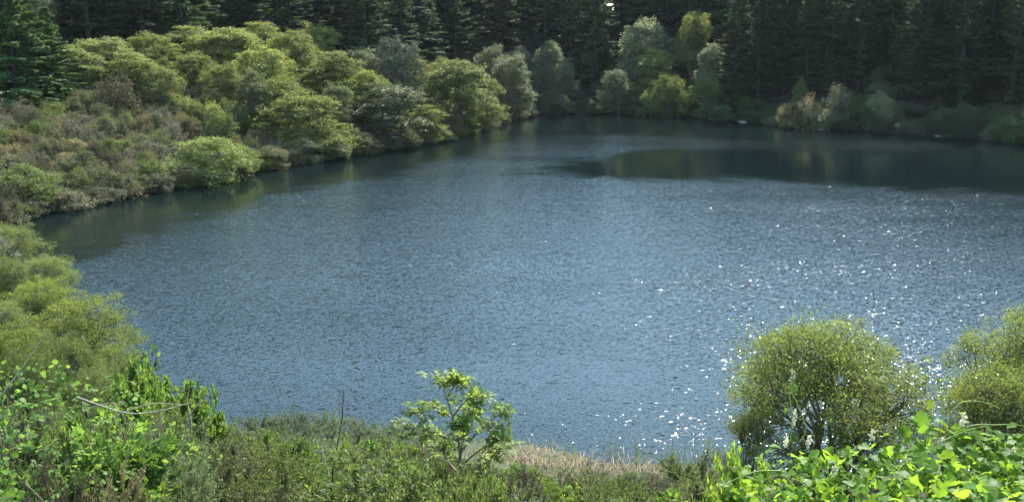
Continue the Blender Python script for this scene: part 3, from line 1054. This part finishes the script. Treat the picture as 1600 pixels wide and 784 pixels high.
put(WST[0], "willow_bush", "large round yellow-green willow with bare grey stems standing at the near water", "bush", None, 1300, 506, 345, 25.6, 'willow', 'twig')
put(WST[1], "willow_bush", "tall sparse willow at the right of the large round willow", "bush", None, 1585, 478, 200, 26.5, 'willow', 'twig')
put(WST[2], "willow_bush", "low dense willow under the tall sparse willow", "bush", None, 1575, 570, 225, 24.2, 'willow', 'twig')
put(WST[1], "willow_bush", "small thin willow hugging the left foot of the large round willow", "bush", None, 1172, 640, 95, 24.8, 'willow', 'twig')
put(WIN[0], "willow_bush", "dull green willow bush at the far end of the near left bank", "bush", None, 8, 350, 130, 46.5, 'willow_pale')
put(WIN[1], "willow_bush", "greyish willow bush bulging over the water on the near left bank", "bush", None, 72, 400, 95, 43.5, 'willow_pale')
put(WIN[1], "leafy_bush", "dark leafy bush between the willows of the near left bank", "bush", None, 6, 405, 90, 41.5, 'brush_green')
put(WIN[0], "willow_bush", "bright yellow-green willow bush leaning over the near left water", "bush", None, 128, 464, 170, 34, 'willow')
put(WIN[1], "willow_bush", "yellow-green willow bush behind the leafy vine thicket", "bush", None, 15, 510, 130, 30, 'willow')
for px, top, w, Yd, kind, lab in [(62, 436, 110, 39, 'willow', "small yellow-green willow below the greyish bulging one"), (-12, 470, 120, 35, 'willow_pale', "pale green bush half out of sight beside the near left willows"),
                                  (95, 522, 120, 27, 'brush_green', "small-leaved dark green bush between the leaning willow and the vine thicket"),
                                  (172, 538, 90, 29, 'willow_pale', "low pale bush at the water between the leaning willow and the upright shrub"),
                                  (35, 545, 120, 22, 'brush_green', "green bush just behind the top of the vine thicket"), (150, 570, 100, 21, 'alder_yellow', "yellowish bush behind the upright dark shrub")]:
    put(WIN[abs(px) % 2], "bank_bush", lab, "bush", None, px, top, w, Yd, kind)
for px, top, w, Yd, lab in [(262, 558, 130, 19, "upright dark green leafy shrub above the near left water"), (205, 572, 90, 17, "leafy green shrub beside the upright dark one"),
                            (318, 615, 70, 20, "low leafy shrub at the water's edge right of the upright one")]:
    put(LSH[px % 2], "leafy_shrub", lab, "shrub", None, px, top, w, Yd, 'thicket', 'twig')
for k, (px, top, w, Yd) in enumerate([(405, 648, 90, 28), (455, 642, 95, 27.5), (510, 645, 90, 28), (560, 655, 80, 28), (610, 662, 80, 27.5), (660, 668, 70, 27), (430, 668, 90, 24), (500, 672, 90, 24), (590, 684, 80, 24), (360, 668, 60, 27)]):
    put(SAG[0], "sage_bush", "grey-green fine-leaved bush along the near waterline left of the elder sapling", "bush", "grey-green bushes along the near waterline", px, top, w, Yd, 'sage', 'twig')
put(CBR[0], "round_bush", "round dark green bush alone at the near waterline left of the willow", "bush", None, 1062, 715, 80, 24.5, 'brush_green', 'twig')
put(LSH[0], "leafy_shrub", "dull olive leafy shrub at the left of the bright vine", "shrub", None, 1128, 708, 120, 11, 'brush_olive', 'twig')
put(LSH[1], "leafy_shrub", "yellow-green leafy shrub between the dull olive shrub and the vine", "shrub", None, 1165, 705, 110, 9.5, 'fresh', 'twig')

for px, top, w, Yd, kind, word in [(815, 735, 90, 22.5, 'brush_green', 'green'), (870, 742, 90, 22, 'brush_olive', 'olive'), (920, 748, 85, 22.5, 'brush_green', 'darker green'),
                                   (965, 752, 85, 23, 'sage', 'grey-green'), (1010, 742, 70, 24, 'brush_olive', 'brownish olive'), (845, 752, 95, 19, 'fresh', 'fresh green'), (950, 768, 100, 18, 'brush_green', 'deep green')]:
    put(CBR[px % 3], "slope_bush", word + " fine-leaved bush right in front of the dry reeds", "bush", None, px, top, w, Yd, kind, 'twig')

# brush over the near slope
rs = np.random.RandomState(23)
sil_px = [-100, 0, 110, 200, 330, 380, 600, 800, 900, 1000, 1090, 1200, 1300]
sil_row = [345, 350, 480, 575, 662, 668, 680, 712, 728, 738, 735, 745, 760]
nx = rs.uniform(-26, 12, 5000)
ny = rs.uniform(7, 46, 5000)
nS = poly_sd(np.stack([nx, ny], 1), SH)
nZ = ground_z(nx, ny, nS)
npx, npy, nf = project(np.column_stack([nx, ny, nZ + .5]))
ok = (nS > .4) & (npx > -80) & (npx < 1250) & (npy < 900)
pts = []
words = {'brush_green': 'dark green', 'sage': 'grey-green', 'brush_olive': 'olive', 'fresh': 'fresh green', 'brush_grey': 'dry grey', 'thicket': 'deep green leafy'}
for x_, y_, z_, px, f_ in zip(nx[ok], ny[ok], nZ[ok], npx[ok], nf[ok]):
    w = rs.uniform(.9, 1.7) * (1 + max(0, y_ - 24) * .03)
    if any((a - x_) ** 2 + (b2 - y_) ** 2 < (.40 * (w + c)) ** 2 for a, b2, c in pts):
        continue
    lim_row = np.interp(px, sil_px, sil_row) + rs.uniform(0, 26)
    hmax = at_y(px, lim_row, y_)[2] - z_
    if hmax < .35:
        continue
    pts.append((x_, y_, w))
    H_ = min(hmax, rs.uniform(.7, 1.5))
    q = rs.rand()
    if q < .34:
        kind, pr = 'brush_green', CBR[rs.randint(0, 3)]
    elif q < .52:
        kind, pr = 'sage', CBR[rs.randint(0, 3)]
    elif q < .68:
        kind, pr = 'brush_olive', CBR[rs.randint(0, 3)]
    elif q < .82:
        kind, pr = 'fresh', LSH[rs.randint(0, 2)]
    elif q < .9:
        kind, pr = 'brush_grey', CBR[rs.randint(0, 3)]
    else:
        kind, pr = 'thicket', LSH[rs.randint(0, 2)]
    zn2 = ("beside the leafy vine thicket on the near slope" if px < 330 else "below the grey-green bushes of the near waterline" if px < 620 else
           "round the foot of the elder sapling" if px < 800 else "between the dry reeds and the bright vine")
    spawn(pr, "slope_bush", "%s low bush %s" % (words[kind], zn2), "bush", "%s bushes %s" % (words[kind], zn2),
          (x_, y_, z_ - .03), H_, w, kind, 'twig')
    if len(pts) >= 230:
        break
print("near brush", len(pts))


def blades(name, label, cat, xy, hmin, hmax, wid, lean, mat, seed, broken=0.0):
    r_ = np.random.RandomState(seed)
    n = len(xy)
    z = ground_z(xy[:, 0], xy[:, 1])
    b0 = np.column_stack([xy, np.maximum(z, -.1) - .02])
    h = r_.uniform(hmin, hmax, n)[:, None]
    a = r_.uniform(0, 6.28, n)
    ln = (r_.uniform(.45, 1.5, n) if broken else np.abs(r_.normal(0, lean, n)))[:, None]
    d = np.column_stack([np.cos(a), np.sin(a), np.zeros(n)])
    sd_ = np.column_stack([-np.sin(a), np.cos(a), np.zeros(n)]) * wid
    up_ = np.array([0, 0, 1.0])
    m1 = b0 + up_ * h * .55 * np.cos(ln) + d * h * .55 * np.sin(ln)
    bend = ln * 2.0 + (r_.rand(n, 1) < broken) * r_.uniform(.8, 2.0, (n, 1))
    tip = m1 + up_ * h * .45 * np.cos(bend) + d * h * .45 * np.sin(bend)
    v = np.stack([b0 - sd_, b0 + sd_, m1 + sd_ * .8, m1 - sd_ * .8, tip], 1).reshape(-1, 3)
    i_ = np.arange(n)[:, None] * 5
    g = Geo()
    g.add(v, i_ + np.array([[0, 1, 2, 3]]), i_ + np.array([[3, 2, 4]]))
    o = part(name, g.mesh(name), mat)
    return tag(o, label, cat, kind="stuff")


rs = np.random.RandomState(3)
xy = np.column_stack([rs.uniform(-24, 22, 90000), rs.uniform(4, 46, 90000)])
sG = poly_sd(xy, SH)
pxg, pyg, fg = project(np.column_stack([xy, ground_z(xy[:, 0], xy[:, 1], sG)]))
xy = xy[(sG > -.1) & (pxg > -80) & (pxg < 1680) & (pyg < 900)]
blades("grass", "mixed green and dry grass growing between the bushes of the near slope", "grass", xy, .15, .55, .006, .45, 'grass', 4)
c0, c1 = at_plane(800, 715, .5), at_plane(985, 735, .4)
n = 900
tt = rs.uniform(-.12, 1.08, n)
xy = c0[:2] + (c1 - c0)[:2] * tt[:, None] + rs.normal(0, .7, (n, 2))
xy = xy[np.sin(xy[:, 0] * 4.1) + np.sin(xy[:, 1] * 5.3 + xy[:, 0] * 1.7) > -.7 + rs.normal(0, .4, len(xy))]
xy = xy[poly_sd(xy, SH) > -.5]
blades("dry_reeds", "matted tan dry reeds collapsed along the near waterline", "reeds", xy, .3, .85, .012, 1.15, 'reed', 6, .7)
n = 700
xy = np.column_stack([rs.uniform(2.5, 10, n), rs.uniform(25.4, 28.4, n)])
sG = poly_sd(xy, SH)
xy = xy[(sG > -.9) & (sG < .4)]
blades("water_rushes", "thin green rushes growing out of the near water's edge", "rushes", xy, .4, .9, .006, .15, 'brush_green', 8)


# ------------------------------------------------------------------ leaf meshes for the foreground
def lobed_leaf(seed, lobes=5, cut=.35, cup=.18):
    r_ = np.random.RandomState(seed)
    out_ = [(0, 0)]
    angs = np.linspace(-135, 135, lobes * 4 - 3)
    for i, a in enumerate(angs):
        rr = (1.0 if i % 4 == 0 else 1 - cut if i % 4 == 2 else 1 - cut * .35) * (1 - .28 * (abs(a) / 130) ** 1.5) * r_.uniform(.92, 1.08)
        out_.append((math.sin(math.radians(a)) * rr * .55, .42 + math.cos(math.radians(a)) * rr * .55))
    out_ = np.array(out_)
    cen = np.array([[0, .40]])
    v2 = np.concatenate([cen, out_])
    rr = np.hypot(v2[:, 0], v2[:, 1] - .4)
    z = cup * r_.uniform(1.6, 3.6) * np.abs(v2[:, 0]) - .55 * np.maximum(v2[:, 1] - .3, 0) ** 2 - .9 * v2[:, 0] ** 2 + r_.normal(0, .03, len(v2))
    v = np.column_stack([v2, z])
    n_ = len(out_)
    t_ = np.array([[0, 1 + i, 1 + (i + 1) % n_] for i in range(n_)])
    return v, t_[:, ::-1]


def add_leaf(g, vt, mat4):
    v, t_ = vt
    R_, o_ = mat4
    g.add(v @ R_.T + o_, None, t_)


def leaf_frame(D, N, size):
    D = unit(D)
    S = unit(np.cross(D, N))
    N2 = np.cross(S, D)
    return np.column_stack([S, D, N2]) * size


def vine(name, label, blobs, n_tot, smin, smax, seed, mat, parts_max, lobes, cut, stem_mat, toward=.35, nst=60, alts=()):
    """leaf-covered mound on arching stems; the largest leaves are parts of their own"""
    r_ = np.random.RandomState(seed)
    cx = np.mean([b_[0] for b_ in blobs], axis=0)
    root = thing(name, label, "vine", None, (cx[0], cx[1], gz(cx[0], cx[1])))
    inv = np.array([cx[0], cx[1], gz(cx[0], cx[1])])
    LV = [lobed_leaf(seed + i, lobes, cut) for i in range(4)]
    me_l = []
    for v, t_ in LV:
        g = Geo()
        g.add(v, None, t_)
        me_l.append(g.mesh("vine_leaf", True))
    C = np.array([b_[0] for b_ in blobs])
    R_ = np.array([b_[1] for b_ in blobs])
    wgt = R_ ** 2 / (R_ ** 2).sum()
    items = []
    for i, (c, r) in enumerate(blobs):
        k = int(n_tot * wgt[i])
        d = rdir(r_, k, .55)
        p_ = c + d * r * (r_.uniform(.55, 1.06, (k, 1)))
        dist = np.linalg.norm(p_[:, None] - C[None], axis=2) / R_[None]
        dist[:, i] = 9
        gg = ground_z(p_[:, 0], p_[:, 1])
        for j in range(k):
            if dist[j].min() < .55 or p_[j, 2] < gg[j] + .04:
                continue
            depth = np.linalg.norm(p_[j] - c) / r
            sz = r_.uniform(smin, smax)
            N = np.array([0, 0, .75]) + d[j] * .55 + r_.normal(0, .42, 3) + np.array([0, -toward, 0])
            D = d[j] * .5 + r_.normal(0, .6, 3) + np.array([0, 0, -.35])
            cd = np.linalg.norm(p_[j] - np.array([0, 0, CAM_Z]))
            px, py, _ = project(p_[j])
            vis = (depth > .85) and -10 < px[0] < 1610 and py[0] < 800
            items.append((-(sz / cd) if vis else 1.0, p_[j] - inv, leaf_frame(D, N, sz), r_.randint(0, 4)))
    items.sort(key=lambda a: a[0])
    g = Geo()
    for q, (key, p_, F, v) in enumerate(items):
        if q < parts_max and key < 0:
            o = bpy.data.objects.new("leaf", me_l[v])
            if not me_l[v].materials:
                me_l[v].materials.append(M[mat])
            o.parent = root
            o.matrix_local = Matrix([[*F[0], p_[0]], [*F[1], p_[1]], [*F[2], p_[2]], [0, 0, 0, 1]])
            link(o)
        else:
            add_leaf(g, LV[v], (F, p_))
    tag(part("leaves", g.mesh("leaves", True), mat, root), kind="stuff")
    g = Geo()
    for k in range(nst):
        c, r = blobs[r_.randint(len(blobs))]
        e_ = c + rdir(r_, 1, .4)[0] * r * r_.uniform(.6, 1.05)
        b_ = np.array([c[0] + r_.normal(0, .5), c[1] + r_.normal(0, .4), 0])
        b_[2] = gz(b_[0], b_[1]) - .02
        tube(g, curve(b_ - inv, e_ - inv, np.array([r_.normal(0, .1), r_.normal(0, .1), .12]), 8, r_, .03), np.linspace(.008, .003, 8), 4)
    part("stems", g.mesh("vine_stems", True), stem_mat, root)
    return root, inv


def blob_rows(px_rows, rows, depth_of, rad, steps, seed):
    r_ = np.random.RandomState(seed)
    out_ = []
    for k, (dY, drow) in enumerate(rows):
        for px in np.arange(px_rows[0][0], px_rows[-1][0], steps):
            top = np.interp(px, [a for a, _ in px_rows], [b_ for _, b_ in px_rows]) + drow + r_.uniform(-8, 14)
            Yd = depth_of(px) + dY + r_.uniform(-.15, .15)
            T = at_y(px + r_.uniform(-15, 15), top, Yd)
            r = rad * r_.uniform(.75, 1.2)
            z0 = gz(T[0], T[1])
            c = T - np.array([0, 0, r * .95])
            c[2] = max(c[2], z0 + .05)
            out_.append((c, r))
    return out_


for px, row, w, Yd, kind, word in [(40, 640, 130, 8.6, 'brush_olive', 'olive'), (130, 655, 120, 8.2, 'brush_green', 'small-leaved green'), (215, 655, 110, 8.8, 'brush_grey', 'dry greyish'),
                                   (270, 690, 120, 8.6, 'sage', 'grey-green'), (90, 720, 130, 7.0, 'brush_brown', 'brown dry'), (330, 715, 110, 9, 'brush_olive', 'straggly olive'),
                                   (180, 735, 120, 7.2, 'brush_tan', 'tan dry')]:
    put(CBR[px % 3], "thicket_shrub", word + " twiggy shrub growing up through the leafy vine thicket", "shrub", None, px, row, w, Yd, kind, 'twig_pale')
# bright vine, right foreground
sil = [(1195, 740), (1240, 712), (1300, 716), (1370, 706), (1430, 682), (1480, 650), (1530, 668), (1580, 684), (1640, 664), (1720, 650)]
blobs = blob_rows(sil, [(0, 4), (-.55, 48), (-1.1, 100), (-1.6, 160)], lambda px: np.interp(px, [1150, 1400, 1650], [6.6, 5.6, 5.0]), .34, 42, 1)
vr, inv = vine("wild_cucumber_vine", "bright green broad-leaved vine heaped in front of the willows, with pale flower spikes", blobs, 5200, .035, .095, 201, 'vine', 294, 5, .26, 'stem_green')
# tendrils and flower spikes
rs = np.random.RandomState(31)


def px_tube(parent, inv, pts, r0, r1, name, mat):
    P = np.array([at_y(*q) for q in pts]) - inv
    tq = np.linspace(0, 1, len(P))
    ts = np.linspace(0, 1, 4 * len(P))
    if len(P) > 3:
        P = np.stack([np.interp(ts, tq, P[:, i]) for i in range(3)], 1)
        for _ in range(3):
            P[1:-1] = (P[:-2] + 2 * P[1:-1] + P[2:]) / 4
    g = Geo()
    tube(g, P, np.linspace(r0, r1, len(P)), 5)
    return part(name, g.mesh(name, True), mat, parent), P


def spike(parent, base, top, n, seed, fl=.012):
    r_ = np.random.RandomState(seed)
    w = r_.uniform(.15, 1, n)[:, None]
    P = base + (top - base) * w + r_.normal(0, .006, (n, 3))
    g = Geo()
    for a in range(3):
        leaves(g, P, rdir(r_, n, .3), rdir(r_, n, .5), fl, fl * .8)
    part("flower_spike", g.mesh("flower_spike"), 'flower', parent)


for pts in [[(1235, 690, 5.9), (1238, 650, 5.9), (1232, 610, 5.9), (1246, 585, 5.85), (1238, 578, 5.85)],
            [(1250, 690, 5.8), (1262, 672, 5.8), (1250, 640, 5.8), (1240, 618, 5.8), (1232, 603, 5.8)],
            [(1470, 655, 5.4), (1475, 630, 5.4), (1465, 605, 5.4), (1476, 588, 5.4), (1505, 572, 5.4)],
            [(1490, 640, 5.3), (1500, 628, 5.3), (1525, 625, 5.3), (1550, 632, 5.3), (1562, 638, 5.3)],
            [(1470, 690, 5.2), (1510, 672, 5.2), (1545, 664, 5.2), (1580, 662, 5.2), (1605, 666, 5.2)],
            [(1495, 670, 5.2), (1530, 662, 5.2), (1560, 664, 5.2), (1590, 662, 5.2)],
            [(1220, 735, 6.0), (1180, 735, 6.0), (1150, 748, 6.0), (1120, 762, 6.0), (1090, 772, 6.0)],
            [(1240, 760, 5.6), (1225, 740, 5.6), (1200, 745, 5.6), (1180, 765, 5.6)]]:
    px_tube(vr, inv, pts, .005, .0022, "tendril", 'stem_green')
for k, (px, r0, r1, Yd) in enumerate([(1236, 600, 580, 5.85), (1238, 670, 640, 5.9), (1226, 700, 680, 5.9), (1262, 700, 680, 5.7), (1502, 668, 648, 5.2), (1580, 728, 700, 4.9),
                                      (1255, 770, 752, 5.5), (1590, 745, 722, 4.8), (1360, 690, 672, 5.6), (1468, 700, 684, 5.3), (1300, 745, 728, 5.4)]):
    spike(vr, at_y(px, r0, Yd) - inv, at_y(px + 4, r1, Yd) - inv, 34, k)
LVb = lobed_leaf(777, 5, .3)
gb = Geo()
gb.add(LVb[0], None, LVb[1])
meb = gb.mesh("vine_leaf", True)
meb.materials.append(M['vine'])
for px, row, Yd, sz in [(1243, 600, 5.85, .06), (1231, 640, 5.8, .05), (1468, 595, 5.4, .05), (1455, 620, 5.4, .08), (1440, 640, 5.45, .1), (1236, 690, 5.9, .06)]:
    p_ = at_y(px, row, Yd) - inv
    F = leaf_frame(rs.normal(0, .6, 3) + np.array([0, -.2, -.3]), np.array([0, -.7, .6]) + rs.normal(0, .3, 3), sz)
    o = bpy.data.objects.new("leaf", meb)
    o.parent = vr
    o.matrix_local = Matrix([[*F[0], p_[0]], [*F[1], p_[1]], [*F[2], p_[2]], [0, 0, 0, 1]])
    link(o)

# leafy thicket, left foreground
sil = [(-60, 560), (0, 572), (60, 562), (130, 575), (190, 590), (240, 640), (300, 690), (350, 700), (420, 730), (500, 770)]
blobs = blob_rows(sil, [(0, 4), (-.7, 45), (-1.4, 100), (-2.1, 165), (-2.7, 230)], lambda px: np.interp(px, [-60, 250, 500], [8.6, 10.2, 10.5]), .46, 46, 2)
vl, inv = vine("leafy_vine_thicket", "tangled dark and bright green leafy vine over bare twigs in front of the left willows", blobs, 5200, .024, .068, 301, 'thicket', 300, 3, .12, 'twig', .3, 150)
for pts in [[(100, 700, 9.0), (160, 660, 9.0), (200, 640, 9.0), (240, 628, 9.0), (285, 632, 9.0)], [(215, 790, 8.2), (212, 740, 8.2), (222, 700, 8.2), (228, 690, 8.2)],
            [(190, 770, 8.3), (215, 720, 8.3), (250, 660, 8.3), (262, 628, 8.3)], [(150, 690, 9), (185, 650, 9), (180, 625, 9), (130, 640, 9)],
            [(0, 620, 8.2), (30, 580, 8.2), (55, 545, 8.2), (75, 515, 8.2)], [(280, 720, 9), (290, 670, 9), (300, 640, 9), (322, 622, 9)],
            [(296, 690, 9), (300, 660, 9), (292, 630, 9), (296, 602, 9)], [(120, 620, 8.5), (200, 648, 8.5), (250, 642, 8.5), (300, 628, 8.5)]]:
    px_tube(vl, inv, pts, .007, .003, "bare_twig", 'twig_pale')

# tall bare weed stem
root = thing("bare_weed_stem", "tall thin bare dark stem with a wispy dry top rising over the grey-green bushes", "stem", None, (*at_y(517, 784, 12.0)[:2], gz(*at_y(517, 784, 12.0)[:2]) - .02))
inv = np.array(root.location)
b_ = at_y(517, 784, 12)
base = np.array([b_[0], b_[1], inv[2]])
P = np.array([base, at_y(520, 730, 12), at_y(528, 690, 12), at_y(535, 650, 12), at_y(537, 610, 12)]) - inv
g = Geo()
tube(g, P, np.linspace(.011, .005, 5), 6)
part("stem", g.mesh("stem", True), 'bark_dark', root)
g = Geo()
rs = np.random.RandomState(12)
for k in range(12):
    q = P[3] + (P[4] - P[3]) * rs.uniform(.1, 1)
    e_ = q + np.array([rs.normal(0, .09), rs.normal(0, .09), rs.uniform(.1, .26)])
    tube(g, curve(q, e_, np.array([0, 0, -.02]), 4), np.linspace(.003, .001, 4), 3)
part("dry_top", g.mesh("dry_top", True), 'twig', root)
root = thing("dead_stick", "pale leaning dead stick beside the tall bare stem", "stick", None, tuple(at_y(512, 740, 12.3)))
inv = np.array(root.location)
b_ = np.array([*at_y(520, 745, 12.3)[:2], 0])
b_[2] = gz(b_[0], b_[1])
root.location = b_
g = Geo()
tube(g, np.array([[0, 0, 0], at_y(512, 735, 12.3) - b_, at_y(501, 696, 12.3) - b_]), [.012, .01, .006], 5)
part("stick", g.mesh("dead_stick", True), 'twig_pale', root)

# ------------------------------------------------------------------ elder sapling
EY = 11.0
b_ = at_y(712, 784, EY)
ez = gz(b_[0], b_[1])
root = thing("elder_sapling", "young elder tree with fresh green compound leaves standing alone before the water", "tree", None, (b_[0], b_[1], ez - .02))
inv = np.array(root.location)
rs = np.random.RandomState(44)


def compound(seed, n=3):
    r_ = np.random.RandomState(seed)
    g = Geo()
    P, D, N, Ln = [], [], [], []
    for i in range(n):
        y_ = .30 + .5 * i / n
        for sg in (-1, 1):
            P.append((0, y_, 0))
            D.append((sg * .95, .5 + r_.uniform(-.1, .2), r_.uniform(-.35, .05)))
            N.append((sg * -.15, 0, 1))
            Ln.append(r_.uniform(.42, .58))
    P.append((0, .8, 0))
    D.append((0, 1, -.15))
    N.append((0, 0, 1))
    Ln.append(.55)
    P, D, N, Ln = map(np.array, (P, D, N, Ln))
    leaves(g, P, D, N + r_.normal(0, .12, N.shape), Ln, Ln * .42, .18)
    tube(g, np.array([[0, 0, 0], [0, .4, .02], [0, .85, 0]]), [.012, .01, .006], 3)
    return g.mesh("compound_leaf")


CL = [compound(i) for i in range(4)]
for me in CL:
    me.materials.append(M['elder'])


def epx(pts):
    return np.array([at_y(px, row, EY + dy) for px, row, dy in pts]) - inv


paths = [
    (np.vstack([[0, 0, 0], epx([(714, 770, 0), (722, 725, 0), (720, 690, .02), (708, 650, 0), (697, 622, 0), (690, 596, 0)])]), .030),
    (epx([(716, 755, 0), (745, 730, .1), (765, 715, .15), (785, 700, .2)]), .015),
    (epx([(721, 705, 0), (742, 678, -.1), (765, 658, -.15), (790, 641, -.15)]), .015),
    (epx([(720, 690, 0), (690, 680, .1), (665, 672, .15), (630, 668, .2)]), .014),
    (epx([(710, 655, 0), (690, 640, .1), (672, 632, .15), (655, 640, .2)]), .011),
    (epx([(708, 650, 0), (722, 630, -.1), (740, 618, -.15), (748, 622, -.2)]), .011),
    (epx([(718, 740, 0), (700, 722, .25), (692, 700, .35), (690, 690, .4)]), .012),
    (epx([(720, 700, 0), (728, 680, .2), (735, 650, .3), (738, 640, .35)]), .012),
    (epx([(722, 725, 0), (752, 700, -.25), (775, 690, -.3), (788, 683, -.3)]), .012),
    (epx([(697, 622, 0), (706, 608, -.1), (714, 598, -.1), (716, 594, -.1)]), .008),
    (epx([(720, 715, 0), (722, 690, -.25), (725, 668, -.35), (722, 660, -.35)]), .011),
]
g = Geo()
tips = []
for P, r0 in paths:
    t_ = np.linspace(0, 1, len(P))
    ts = np.linspace(0, 1, 10)
    Q = np.stack([np.interp(ts, t_, P[:, i]) for i in range(3)], 1)
    for _ in range(2):
        Q[1:-1] = (Q[:-2] + 2 * Q[1:-1] + Q[2:]) / 4
    tube(g, Q, np.linspace(r0, .004, 10), 6)
    for k in range(4, 10):
        tips.append((Q[k], unit(Q[min(9, k + 1)] - Q[max(0, k - 1)]), k / 9))
part("trunk", g.mesh("elder_trunk", True), 'twig', root)
g = Geo()
nleaf = 0
for q, d, w in tips:
    if w < .5 and np.linalg.norm(q) < 1.0 and q[2] < .9:
        continue
    for k in range(7 if w < .9 else 16):
        D = d * .35 + rs.normal(0, .8, 3) * np.array([1, 1, .5]) + np.array([0, 0, .12])
        N = np.array([0, -.1, 1.0]) + rs.normal(0, .3, 3)
        sz = rs.uniform(.085, .155)
        F = leaf_frame(D, N, sz)
        p_ = q + rs.normal(0, .04, 3)
        me = CL[rs.randint(4)]
        nleaf += 1
        if rs.rand() > .5 or nleaf > 590:
            v_ = np.empty(len(me.vertices) * 3)
            me.vertices.foreach_get("co", v_)
            f4 = [tuple(pp.vertices) for pp in me.polygons]
            g.add(v_.reshape(-1, 3) @ F.T + p_, [f for f in f4 if len(f) == 4])
            continue
        o = bpy.data.objects.new("leaf", me)
        o.parent = root
        o.matrix_local = Matrix([[*F[0], p_[0]], [*F[1], p_[1]], [*F[2], p_[2]], [0, 0, 0, 1]])
        link(o)
tag(part("leaves", g.mesh("elder_leaves"), 'elder', root), kind="stuff")
for k, (px, row) in enumerate([(683, 585), (697, 580), (705, 583), (660, 650), (632, 662), (780, 640), (745, 620)]):
    c = at_y(px, row, EY - .08) - inv
    gf = Geo()
    nn_ = 40
    P = c + rs.normal(0, .014, (nn_, 3)) * np.array([1, 1, .6])
    leaves(gf, P, rdir(rs, nn_, .5), rdir(rs, nn_, .8), .012, .010)
    part("flower_head", gf.mesh("flower_head"), 'flower', root)
print("elder leaves", nleaf)

# ------------------------------------------------------------------ thin air haze round the whole place
g = Geo()
x0, x1, y0, y1, z0, z1 = gx[0] - 2, gx[-1] + 2, gy[0] - 2, gy[-1] + 2, -4.0, float(Z.max()) + 32
g.add(np.array([(x0, y0, z0), (x1, y0, z0), (x1, y1, z0), (x0, y1, z0), (x0, y0, z1), (x1, y0, z1), (x1, y1, z1), (x0, y1, z1)]),
      [(3, 2, 1, 0), (4, 5, 6, 7), (0, 1, 5, 4), (1, 2, 6, 5), (2, 3, 7, 6), (3, 0, 4, 7)])
hm, t, out = new_mat("haze_air")
pv = nd(t, "ShaderNodeVolumePrincipled")
pv.inputs["Color"].default_value = (.80, .88, 1.0, 1)
pv.inputs["Density"].default_value = 0.00004
pv.inputs["Anisotropy"].default_value = 0.2
t.links.new(pv.outputs[0], out.inputs[1])
M['haze'] = hm
tag(part("haze", g.mesh("haze"), 'haze'), "thin pale blue haze in the air over the lake", "haze", kind="stuff")
